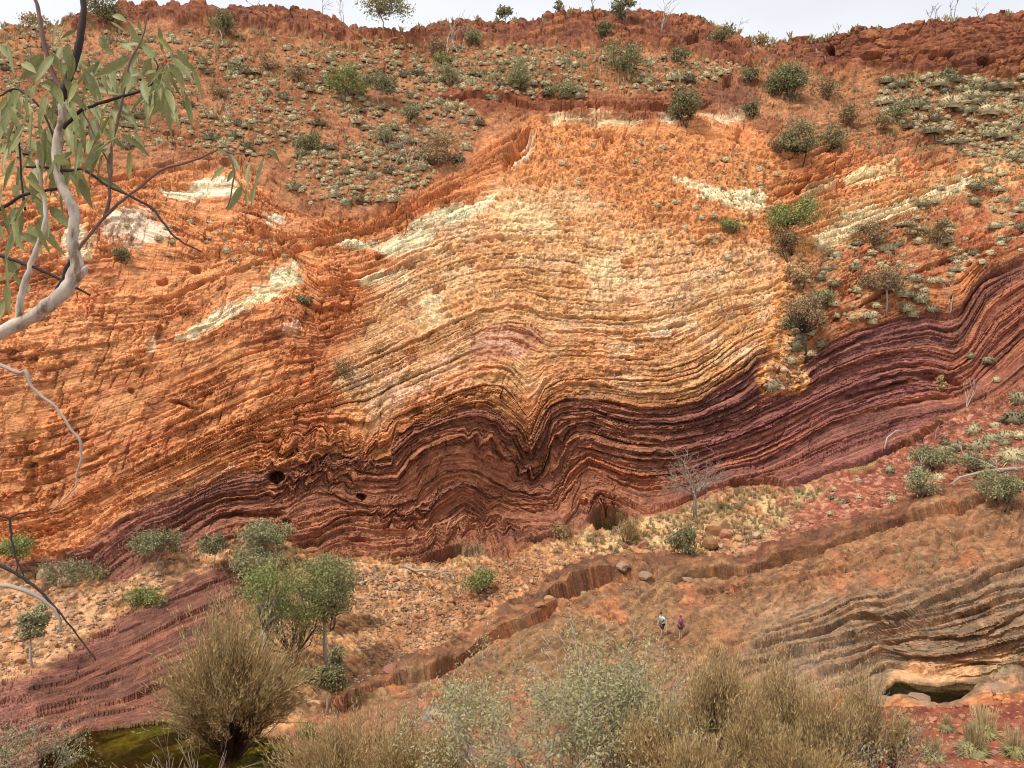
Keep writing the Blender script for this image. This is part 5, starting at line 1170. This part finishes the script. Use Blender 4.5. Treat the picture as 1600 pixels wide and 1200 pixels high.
deadwood('fallen_log', [(556, 934), (575, 936), (594, 936)], 4, 'short white log on the scree beside the creek gums', M_PALE, 0, 8)
deadwood('fallen_log', [(562, 912), (576, 906), (592, 903)], 5, 'pale forked log near the top of the left scree edge', M_PALE, 3, 9)
deadwood('fallen_log', [(616, 945), (624, 956), (628, 966)], 3, 'small curved stick on the scree below the logs', M_PALE, 0, 10)

# ------------------------------------------------------------------ people on the shelf
def flat_mat(name, c, rough=.8):
    m, t, b = node_mat(name); b.inputs['Roughness'].default_value = rough
    nz_ = t.nodes.new('ShaderNodeTexNoise'); nz_.inputs['Scale'].default_value = 14
    mx = t.nodes.new('ShaderNodeMixRGB'); mx.inputs[1].default_value = (*[q * .8 for q in c], 1); mx.inputs[2].default_value = (*[min(1, q * 1.15) for q in c], 1)
    t.links.new(nz_.outputs['Fac'], mx.inputs[0]); t.links.new(mx.outputs[0], b.inputs['Base Color'])
    return m
SKIN = flat_mat('skin', (.50, .28, .19), .6)
def ombre(name, top_c, low_c, z0, z1):
    m, t, b = node_mat(name); tcn = t.nodes.new('ShaderNodeTexCoord'); sp = t.nodes.new('ShaderNodeSeparateXYZ'); mr = t.nodes.new('ShaderNodeMapRange'); mx = t.nodes.new('ShaderNodeMixRGB')
    mr.inputs['From Min'].default_value = z0; mr.inputs['From Max'].default_value = z1
    mx.inputs[1].default_value = (*low_c, 1); mx.inputs[2].default_value = (*top_c, 1)
    t.links.new(tcn.outputs['Object'], sp.inputs[0]); t.links.new(sp.outputs[2], mr.inputs['Value']); t.links.new(mr.outputs[0], mx.inputs[0]); t.links.new(mx.outputs[0], b.inputs['Base Color'])
    b.inputs['Roughness'].default_value = .85
    return m
def skinned(name, vs, es, rs, mat, parent, sub=2):
    me = bpy.data.meshes.new(name); me.from_pydata(vs, es, []); me.materials.append(mat)
    o = link(name, me, parent)
    sk = o.modifiers.new('skin', 'SKIN'); sk.use_smooth_shade = True
    if not me.skin_vertices: bpy.context.view_layer.update()
    for k, rd in enumerate(rs):
        me.skin_vertices[0].data[k].radius = rd if hasattr(rd, '__len__') else (rd, rd)
        me.skin_vertices[0].data[k].use_root = (k == 0)
    sb = o.modifiers.new('sub', 'SUBSURF'); sb.levels = sub; sb.render_levels = sub
    return o
def ball(name, c, rx, ry, rz, mat, parent, rot=0):
    import bmesh
    bm = bmesh.new(); bmesh.ops.create_uvsphere(bm, u_segments=14, v_segments=10, radius=1)
    mb = MB(); bm.verts.index_update(); mb.add([v.co for v in bm.verts], [[v.index for v in f.verts] for f in bm.faces]); bm.free()
    o = mb.build(name, mat, parent); o.location = c; o.scale = (rx, ry, rz); o.rotation_euler = (rot, 0, 0); return o
def person(px, py, hgt, rz, J, label, clothes):
    p, d = ground(px, py); s_ = hgt
    root = empty('person', p, rz, s_); tag(root, label, 'person')
    names = list(J); idx = {n: k for k, n in enumerate(names)}
    E = [('pelvis', 'belly'), ('belly', 'chest'), ('chest', 'neck'), ('neck', 'head'), ('head', 'crown'), ('head', 'nose')]
    for sd in 'lr':
        E += [('chest', 'sho' + sd), ('sho' + sd, 'elb' + sd), ('elb' + sd, 'wri' + sd), ('wri' + sd, 'pal' + sd), ('pelvis', 'hip' + sd), ('hip' + sd, 'kne' + sd), ('kne' + sd, 'ank' + sd), ('ank' + sd, 'toe' + sd)]
        for q in range(4): E.append(('pal' + sd, 'f%d%s' % (q, sd)))
        E.append(('wri' + sd, 'th' + sd))
    for sd in 'lr':
        w_ = Vector(J['wri' + sd]); dr = (w_ - Vector(J['elb' + sd])).normalized(); J['pal' + sd] = w_ + dr * .035
        side = dr.cross(Vector((0, 0, 1))); side = side.normalized() if side.length > .1 else Vector((1, 0, 0))
        for q in range(4): J['f%d%s' % (q, sd)] = w_ + dr * (.088 - .008 * abs(q - 1)) + side * (.014 * (q - 1.5))
        J['th' + sd] = w_ + dr * .045 + side * .035
    names = list(J); idx = {n: k for k, n in enumerate(names)}
    RD = dict(pelvis=(.075, .06), belly=(.068, .05), chest=(.082, .058), neck=.030, head=(.042, .052), crown=(.038, .044), nose=.012)
    for sd in 'lr': RD.update({'sho' + sd: .034, 'elb' + sd: .024, 'wri' + sd: .016, 'pal' + sd: .020, 'hip' + sd: .050, 'kne' + sd: .032, 'ank' + sd: .021, 'toe' + sd: .019, 'th' + sd: .007})
    rs = [RD.get(n, .006) for n in names]
    skinned('body', [tuple(J[n]) for n in names], [(idx[a], idx[b]) for a, b in E], rs, SKIN, root)
    V_ = lambda n: Vector(J[n])
    c = clothes
    sv = [V_('belly'), V_('pelvis') + Vector((0, 0, .02)), V_('chest'), V_('neck') - Vector((0, 0, .03))]; se = [(0, 1), (0, 2), (2, 3)]; srr = [(.078, .060), (.084, .068), (.092, .068), (.045, .045)]
    for sd in 'lr':
        n0 = len(sv); sv += [V_('sho' + sd), V_('sho' + sd).lerp(V_('elb' + sd), .62)]; se += [(2, n0), (n0, n0 + 1)]; srr += [.045, .040]
    skinned('shirt', [tuple(v) for v in sv], se, srr, c['shirt'], root)
    sv = [V_('pelvis')]; se = []; srr = [(.086, .072)]
    for sd in 'lr':
        n0 = len(sv); sv += [V_('hip' + sd), V_('hip' + sd).lerp(V_('kne' + sd), c['short'])]; se += [(0, n0), (n0, n0 + 1)]; srr += [.062, .058]
    skinned('shorts', [tuple(v) for v in sv], se, srr, c['shorts'], root)
    for sd in 'lr':
        a, b = V_('ank' + sd), V_('toe' + sd)
        skinned('shoe', [tuple(a - Vector((0, 0, .018))), tuple(a.lerp(b, .5) - Vector((0, 0, .012))), tuple(b)], [(0, 1), (1, 2)], [.026, .026, .022], c['shoe'], root)
    hd = V_('head').lerp(V_('crown'), .55); fc = (V_('nose') - V_('head')); fc.z = 0; fc = fc.normalized()
    ball('hair', hd - fc * .012 + Vector((0, 0, .012)), .053, .057, .056, c['hair'], root)
    for sd in (-1, 1):
        side = Vector((-fc.y, fc.x, 0)) * sd
        ball('ear', V_('head') + side * .046 + Vector((0, 0, .012)), .007, .011, .017, SKIN, root)
        ball('eye', V_('head') + fc * .045 + side * .018 + Vector((0, 0, .022)), .006, .006, .005, c['eye'], root)
    if 'pony' in c: skinned('ponytail', [tuple(hd - fc * .05), tuple(hd - fc * .075 + Vector((0, 0, -.05))), tuple(hd - fc * .06 + Vector((0, 0, -.12)))], [(0, 1), (1, 2)], [.02, .024, .012], c['hair'], root)
    return root, V_, fc
BLACK = flat_mat('cloth_black', (.018, .018, .022)); EYE = flat_mat('eye_dark', (.02, .015, .012))
# every joint in units of standing height; the figure faces -Y in its own frame
JM = dict(pelvis=Vector((0, 0, .53)), belly=Vector((0, -.01, .62)), chest=Vector((0, -.035, .745)), neck=Vector((0, -.06, .845)), head=Vector((0, -.085, .905)), crown=Vector((0, -.085, .955)), nose=Vector((0, -.145, .895)),
          shol=Vector((.105, -.03, .79)), elbl=Vector((.185, .03, .665)), wril=Vector((.115, -.05, .585)), shor=Vector((-.105, -.03, .79)), elbr=Vector((-.15, -.02, .64)), wrir=Vector((-.14, -.10, .53)),
          hipl=Vector((.05, 0, .50)), knel=Vector((.06, -.075, .275)), ankl=Vector((.06, -.115, .04)), toel=Vector((.07, -.20, .022)), hipr=Vector((-.05, 0, .50)), kner=Vector((-.06, .03, .275)), ankr=Vector((-.06, .14, .05)), toer=Vector((-.065, .07, .02)))
person(1036.5, 1003.5, 39.5 * 52 / F, R(-62), JM, 'man in a pale and teal shirt walking with one hand on his hip', dict(shirt=ombre('shirt_teal', (.50, .72, .74), (.06, .16, .19), .60, .79), shorts=BLACK, short=.88, shoe=flat_mat('shoe_black', (.03, .03, .03)), hair=flat_mat('hair_dark', (.03, .025, .022)), eye=EYE))
JW = dict(pelvis=Vector((0, 0, .53)), belly=Vector((0, -.005, .62)), chest=Vector((0, -.015, .745)), neck=Vector((0, -.03, .845)), head=Vector((0, -.045, .905)), crown=Vector((0, -.045, .955)), nose=Vector((0, -.105, .898)),
          shol=Vector((.095, -.015, .79)), elbl=Vector((.13, .02, .655)), wril=Vector((.125, -.06, .56)), shor=Vector((-.095, -.015, .79)), elbr=Vector((-.13, 0, .65)), wrir=Vector((-.14, -.06, .54)),
          hipl=Vector((.048, 0, .50)), knel=Vector((.045, -.03, .275)), ankl=Vector((.04, .03, .045)), toel=Vector((.045, -.05, .02)), hipr=Vector((-.048, 0, .50)), kner=Vector((-.04, -.02, .275)), ankr=Vector((-.03, -.03, .045)), toer=Vector((-.035, -.11, .02)))
wroot, WV, wf = person(1063.5, 1005, 37.5 * 52 / F, R(172), JW, 'woman in a pink shirt and black shorts walking away with a dark backpack', dict(shirt=flat_mat('shirt_pink', (.42, .06, .14)), shorts=BLACK, short=.5, shoe=flat_mat('shoe_grey', (.35, .30, .28)), hair=flat_mat('hair_red_brown', (.16, .05, .03)), eye=EYE, pony=1))
PACK = flat_mat('pack_navy', (.035, .04, .06))
pk = skinned('backpack', [(0, .075, .79), (0, .095, .70), (0, .085, .62)], [(0, 1), (1, 2)], [(.06, .035), (.072, .05), (.066, .045)], PACK, wroot)
for sd in (-1, 1): skinned('strap', [(sd * .05, .06, .80), (sd * .055, -.02, .845), (sd * .055, -.085, .78), (sd * .06, -.05, .68)], [(0, 1), (1, 2), (2, 3)], [.012] * 4, PACK, wroot, 1)
hb = skinned('hip_bag', [(-.11, .04, .60), (-.14, .05, .56)], [(0, 1)], [(.035, .05), (.03, .045)], BLACK, wroot)

# ------------------------------------------------------------------ gum tree beside the viewpoint
def near(x, y, d=2.5): return Vector(((x - 800) / F * d, d, (600 - y) / F * d))
gz = bank(-130, 4.0)
TB = Vector((near(-260, 600).x, 2.5, -2.6))
gum = empty('gum_tree', TB); tag(gum, 'smooth white barked gum beside the viewpoint with leafy branch hanging in at upper left', 'tree')
M_WHITE = veg_mat('bark_white', (.42, .35, .27), (.56, .48, .39), .7, 0, 0)
_t = M_WHITE.node_tree; _n = _t.nodes; _tc = _n.new('ShaderNodeTexCoord'); _z = _n.new('ShaderNodeTexNoise'); _z.inputs['Scale'].default_value = 14; _z.inputs['Detail'].default_value = 7; _z.inputs['Roughness'].default_value = .65
_mp = _n.new('ShaderNodeMapping'); _mp.inputs['Scale'].default_value = (1.6, 1.6, .55); _t.links.new(_tc.outputs['Object'], _mp.inputs['Vector']); _t.links.new(_mp.outputs[0], _z.inputs['Vector'])
_r = _n.new('ShaderNodeValToRGB'); _e = _r.color_ramp.elements; _e[0].position = .36; _e[0].color = (.20, .13, .09, 1); _e[1].position = .62; _e[1].color = (.62, .55, .46, 1); _q = _e.new(.47); _q.color = (.46, .38, .30, 1)
_t.links.new(_z.outputs['Fac'], _r.inputs['Fac']); _t.links.new(_r.outputs['Color'], _n['Principled BSDF'].inputs['Base Color'])
_b = _n.new('ShaderNodeBump'); _b.inputs['Strength'].default_value = .5; _b.inputs['Distance'].default_value = .006; _t.links.new(_z.outputs['Fac'], _b.inputs['Height']); _t.links.new(_b.outputs[0], _n['Principled BSDF'].inputs['Normal'])
M_TWIG = veg_mat('twig_brown', (.16, .085, .065), (.22, .13, .10), .8, 0, 0)
M_LEAF = veg_mat('gum_leaf', (.17, .18, .06), (.34, .34, .14), .5, .3, .22)
M_LEAFY = veg_mat('gum_leaf_yellow', (.28, .26, .07), (.34, .32, .10), .5, .3, .1)
def smooth_path(pts, n=4):
    o = []
    for k in range(len(pts) - 1):
        p0 = pts[max(k - 1, 0)]; p1 = pts[k]; p2 = pts[k + 1]; p3 = pts[min(k + 2, len(pts) - 1)]
        for j in range(n):
            t = j / n
            o.append(tuple(.5 * ((2 * b) + (-a + c) * t + (2 * a - 5 * b + 4 * c - e) * t * t + (-a + 3 * b - 3 * c + e) * t ** 3) for a, b, c, e in zip(p0, p1, p2, p3)))
    o.append(tuple(pts[-1])); return o
def gbranch(name, pts, mat, sides=8, d0=2.5, d1=None):
    """pts: photo x, photo y, width px"""
    sp = smooth_path(pts, 4); d1 = d1 or d0; r = random.Random(len(pts) * 7 + int(pts[0][0])); q = []; w = []
    for k, (x, y, ww) in enumerate(sp):
        d = d0 + (d1 - d0) * k / (len(sp) - 1); q.append(near(x + r.gauss(0, .7), y + r.gauss(0, .7), d) - TB); w.append(max(ww * (.86 if ww > 12 else 1), 1.2) * (1 + r.gauss(0, .05)) * d / F * .5)
    mb = MB(); mb.tube(q, w, sides); return mb.build(name, mat, gum)
mbt = MB()
tp = [Vector((-.02, 0, -.35)), Vector((0, 0, 0)), near(-245, 1150) - TB, near(-225, 850) - TB, near(-160, 620) - TB]
tpp = smooth_path([(*p, 60) for p in tp], 5); mbt.tube([Vector(p[:3]) for p in tpp], [.06 - .027 * k / len(tpp) for k in range(len(tpp))], 12)
mbt.build('trunk', M_WHITE, gum)
gbranch('limb', [(-162, 622, 30), (-90, 565, 27), (0, 520, 25), (42, 500, 24), (85, 470, 25), (112, 440, 25), (120, 410, 22), (113, 375, 19), (117, 345, 18), (112, 320, 17), (98, 294, 17), (89, 260, 16), (90, 219, 16), (97, 190, 15), (98, 160, 14)], M_WHITE, 10)
gbranch('limb', [(97, 168, 14), (101, 140, 13), (108, 121, 12), (118, 90, 11), (125, 61, 11), (130, 25, 10), (132, -20, 9)], M_DARKBK)
gbranch('branch_stub', [(112, 442, 22), (124, 428, 18), (138, 417, 5)], M_WHITE)
gbranch('branch', [(30, 500, 14), (31, 480, 11), (35, 455, 10), (44, 427, 10), (54, 400, 9), (64, 370, 8), (72, 340, 7), (66, 300, 6), (58, 250, 5)], M_WHITE)
gbranch('branch', [(51, -10, 5), (60, 14, 6), (64, 44, 7), (72, 80, 7), (81, 111, 7), (98, 140, 7)], M_TWIG)
gbranch('branch', [(114, 398, 6), (130, 380, 5), (162, 341, 5), (185, 318, 5), (209, 300, 4), (250, 267, 4), (304, 250, 3.5), (341, 233, 3)], M_TWIG)
gbranch('twig', [(341, 233, 3), (358, 245, 3), (366, 270, 3), (362, 300, 2.5), (354, 326, 2)], M_TWIG); gbranch('twig', [(341, 233, 3), (365, 240, 2.5), (392, 240, 2)], M_TWIG)
gbranch('branch', [(-40, 350, 7), (0, 327, 6), (34, 306, 5), (66, 298, 5), (98, 294, 5)], M_DARKBK)
gbranch('branch', [(40, 262, 4), (57, 260, 4), (101, 267, 4.5), (132, 265, 4.5), (162, 287, 4), (203, 307, 4), (236, 324, 4), (257, 351, 3.5), (280, 375, 3), (314, 393, 2.5)], M_DARKBK)
gbranch('branch', [(162, 341, 5), (170, 310, 5), (173, 280, 5), (174, 240, 4.5), (179, 209, 4.5), (188, 170, 4), (196, 130, 4), (203, 98, 4), (215, 75, 3.5), (223, 57, 3), (231, 20, 3)], M_TWIG)
gbranch('branch', [(96, 202, 6), (112, 186, 6), (128, 172, 5), (145, 165, 5), (186, 152, 5), (209, 145, 4), (236, 132, 3), (246, 105, 2.5), (240, 90, 2)], M_DARKBK)
gbranch('branch', [(-20, 392, 6), (10, 402, 6), (44, 415, 5), (91, 435, 4.5), (142, 461, 3)], M_DARKBK); gbranch('branch', [(112, 398, 6), (100, 430, 5), (86, 455, 6), (77, 476, 7)], M_DARKBK)
gbranch('dead_twig', [(-160, 560, 10), (-60, 562, 8), (0, 571, 7), (28, 582, 6), (42, 582, 6), (50, 605, 5), (85, 635, 4.5), (110, 670, 4), (126, 690, 4), (127, 720, 3.5), (120, 740, 3), (118, 760, 3), (100, 780, 2.5), (76, 802, 1.6)], M_GREYBK)
gbranch('dead_twig', [(-232, 905, 10), (-120, 912, 8), (0, 915, 7), (30, 920, 7), (60, 932, 6.5), (82, 948, 6), (92, 964, 5), (95, 987, 4)], M_PALE)
gbranch('dead_twig', [(-228, 850, 9), (-100, 850, 7), (0, 884, 6), (30, 900, 5), (60, 920, 4), (95, 960, 3), (130, 1005, 2.5), (150, 1032, 2)], M_DARKBK)
gbranch('dead_twig', [(-180, 780, 7), (-80, 790, 5), (0, 806, 4), (14, 812, 4), (18, 840, 3.5), (24, 870, 3), (38, 900, 2)], M_DARKBK); gbranch('dead_twig', [(14, 812, 3), (30, 803, 2.5), (60, 798, 2)], M_DARKBK)
gbranch('dead_twig', [(98, 294, 4), (93, 250, 4), (70, 180, 3), (30, 140, 3), (0, 150, 2.5)], M_DARKBK)
gbranch('dead_twig', [(174, 263, 3), (150, 215, 2.5), (128, 172, 2.5)], M_TWIG); gbranch('dead_twig', [(40, 330, 4), (34, 280, 3), (30, 220, 3), (20, 170, 2)], M_DARKBK)
def leaf_mesh(k):
    r = random.Random(500 + k); n = 9; v = []; f = []; cv = r.uniform(-.12, .16); rl = r.uniform(-.10, .10)
    for i in range(n + 1):
        t = i / n; w = .5 * (math.sin(math.pi * min(1, t ** .8 * 1.0)) ** .75) * (1 - .35 * t) if 0 < t < 1 else (.04 if i == 0 else .0)
        yc = cv * math.sin(math.pi * t) * 1.4; z = rl * math.sin(math.pi * t)
        v += [(t, yc - w, z + .10 * w), (t, yc, z - .05), (t, yc + w, z + .10 * w)]
    for i in range(n):
        a = i * 3; b = a + 3
        f += [(a, b, b + 1, a + 1), (a + 1, b + 1, b + 2, a + 2)]
    mb = MB(); mb.add(v, f); return mb
LEAF = [leaf_mesh(k).mesh('leaf', M_LEAF) for k in range(7)]; LEAFY = [leaf_mesh(k).mesh('leaf', M_LEAFY) for k in range(3)]
ln = 0
def put_leaf(x0, y0, x1, y1, w, d=2.5, yellow=False):
    global ln
    a = near(x0, y0, d); b = near(x1, y1, d + rr.uniform(-.05, .05)); L_ = (b - a).length
    X = (b - a).normalized(); Z = (Vector((0, -1, 0)) + Vector((rr.gauss(0, .45), 0, rr.gauss(.2, .45)))).normalized(); Y = Z.cross(X).normalized(); Z = X.cross(Y)
    w *= .68; M = Matrix((X, Y, Z)).transposed().to_4x4(); M.translation = a - TB
    o = link('leaf', (LEAFY if yellow else LEAF)[ln % (3 if yellow else 7)], gum)
    o.matrix_local = M @ Matrix.Diagonal((L_, w * 1.25 * d / F, L_ * .5, 1)); ln += 1
ZL = [(520, 70, 590, 105, 40), (510, 100, 590, 155, 35), (400, 80, 450, 140, 30), (640, 100, 660, 150, 30), (590, 100, 650, 210, 45), (460, 170, 530, 260, 50), (600, 265, 430, 355, 60), (200, 250, 90, 370, 70), (270, 90, 240, 210, 30), (300, 100, 260, 200, 35), (350, 140, 280, 180, 25),
      (90, 390, 30, 560, 60), (60, 480, 20, 620, 60), (120, 400, 130, 560, 35), (30, 450, -10, 520, 40, 1), (220, 420, 320, 500, 30), (240, 390, 260, 480, 35), (300, 360, 400, 520, 50), (380, 250, 370, 330, 50, 1), (400, 300, 450, 470, 60), (470, 340, 500, 440, 35), (530, 360, 540, 540, 40), (500, 480, 460, 590, 40, 1),
      (560, 200, 620, 240, 40), (730, 170, 810, 250, 35, 1), (790, 260, 900, 380, 50), (820, 230, 900, 330, 45), (890, 310, 940, 460, 35), (770, 300, 840, 450, 60), (720, 350, 770, 540, 60), (861, 440, 890, 590, 40), (800, 450, 830, 600, 30), (780, 460, 820, 560, 25), (700, 270, 660, 360, 40), (720, 420, 715, 500, 25), (740, 340, 830, 330, 25), (600, 330, 560, 420, 45),
      (620, 610, 680, 720, 40), (600, 700, 595, 840, 35, 1), (560, 620, 640, 680, 40), (170, 600, 280, 720, 30), (220, 500, 260, 600, 50), (310, 580, 340, 720, 50), (410, 650, 450, 760, 80), (460, 650, 500, 720, 50), (250, 720, 330, 760, 60), (350, 780, 420, 910, 50), (360, 730, 430, 760, 45), (230, 850, 270, 930, 60), (60, 650, 20, 740, 50), (80, 770, 0, 820, 60),
      (230, 960, 330, 1060, 70), (170, 1010, 300, 1185, 80), (130, 1040, 200, 1185, 80), (65, 1045, 120, 1170, 60), (0, 1040, 15, 1120, 50), (60, 860, 90, 920, 60), (1010, 690, 1050, 720, 30), (1060, 710, 1115, 800, 35), (1040, 770, 975, 840, 35), (1080, 790, 1050, 845, 30), (1160, 750, 1150, 880, 40), (1220, 730, 1170, 900, 55), (1240, 690, 1295, 750, 30), (1120, 860, 1050, 980, 45),
      (1140, 880, 1145, 970, 20), (1175, 870, 1165, 960, 30), (1100, 830, 1140, 900, 40), (160, 770, 180, 840, 40), (30, 1195, 38, 1365, 40), (118, 1335, 140, 1345, 40), (0, 210, 40, 270, 40), (0, 560, -30, 700, 60), (290, 680, 260, 800, 60), (130, 640, 170, 700, 45), (330, 430, 420, 520, 40), (440, 480, 480, 590, 30), (160, 390, 140, 480, 45), (100, 290, 170, 340, 50)]
for q in ZL:
    put_leaf(q[0] * .3375, q[1] * .3375, q[2] * .3375, q[3] * .3375, q[4] * .3375, rr.uniform(2.3, 2.75), len(q) > 5)
for k in range(165):
    x, y = rr.choice([(rr.gauss(90, 45), rr.gauss(150, 60)), (rr.gauss(45, 40), rr.gauss(210, 70)), (rr.gauss(160, 50), rr.gauss(110, 45)), (rr.gauss(250, 22), rr.gauss(120, 30)), (rr.gauss(20, 25), rr.gauss(300, 80)), (rr.gauss(120, 40), rr.gauss(220, 30))])
    if x > 290 or y < 8: continue
    a = rr.gauss(math.pi / 2, .5); l = rr.uniform(34, 64)
    put_leaf(x, y, x + l * math.cos(a), y + l * math.sin(a), rr.uniform(9, 20), rr.uniform(2.35, 2.9), rr.random() < .1)

# ------------------------------------------------------------------ say which one: each hummock and stone by the nearest landmark
MARKS = [(p_[1], p_[2] - p_[3] * .4, p_[8]) for p_ in PL if p_[9] in ('shrub', 'tree')] + [(820, 230, 'the notched rock'), (1300, 85, 'the cave in the right hand cliff'), (1537, 101, 'the low cave in the right hand cliff'), (1122, 833, 'the biggest orange boulder'),
    (305, 296, 'the pale patch behind the hanging leaves'), (210, 355, 'the pinkish patch on the orange wall'), (660, 350, 'the long cream streak'), (1400, 330, 'the long pale band at right'), (1440, 1080, 'the small rock pool'), (1539, 1150, 'the largest golden hummock'), (1530, 738, 'the long fallen branch'), (670, 892, 'the bleached log'), (720, 862, 'the arched hollow'), (1040, 985, 'the two people'), (930, 180, 'the cream strip under the dark ledge'), (1500, 470, 'the steep purple fold'), (150, 1060, 'the red outcrop')]
def short(l):
    w = l.replace(' among spinifex', '').split(); w = w[:10]
    while w and w[-1] in ('the', 'of', 'in', 'on', 'at', 'with', 'a', 'under', 'right', 'left', 'and', 'behind', 'beside', 'below', 'from', 'by', 'to', 'its', 'against', 'above', 'between', 'one', 'two', 'hand', 'cliff', 'middle', 'dark', 'rim', 'pale', 'bright', 'orange', 'green', 'round', 'skyline', 'head', 'olive', 'spreading', 'grey', 'dead', 'red', 'purple', 'foot', 'end', 'far', 'fallen', 'where', 'half'): w.pop()
    l = ' '.join(w)
    return l if l.startswith('the ') else 'the ' + l
ORD = ['nearest', 'second nearest', 'third nearest', 'fourth nearest', 'fifth nearest', 'sixth nearest', 'seventh nearest', 'eighth nearest', 'ninth nearest', 'tenth nearest', 'eleventh nearest', 'twelfth nearest', 'thirteenth nearest', 'fourteenth nearest', 'fifteenth nearest', 'sixteenth nearest', 'seventeenth nearest', 'eighteenth nearest', 'nineteenth nearest', 'twentieth nearest']
used = {}
for o, x, y, s_, what, cat_, grp_ in NAMED:
    mx_ = min(MARKS, key=lambda q: (q[0] - x) ** 2 + (q[1] - y) ** 2); dx, dy = x - mx_[0], y - mx_[1]
    side = ('right of' if dx > 0 else 'left of') if abs(dx) > 1.4 * abs(dy) else ('below' if dy > 0 else 'above') if abs(dy) > 1.4 * abs(dx) else ('below and right of' if dx > 0 else 'below and left of') if dy > 0 else ('above and right of' if dx > 0 else 'above and left of')
    used.setdefault((what, side, short(mx_[2])), []).append((dx * dx + dy * dy, o, cat_, grp_))
for (what, side, mk), lst in used.items():
    lst.sort(key=lambda q: q[0])
    for k, (_, o, cat_, grp_) in enumerate(lst):
        w = '%s %s %s' % (what, side, mk) if len(lst) == 1 else '%s %s, %s %s' % (what, ORD[min(k, 19)], side, mk)
        tag(o, ' '.join(w.split()[:16]), cat_, grp_)
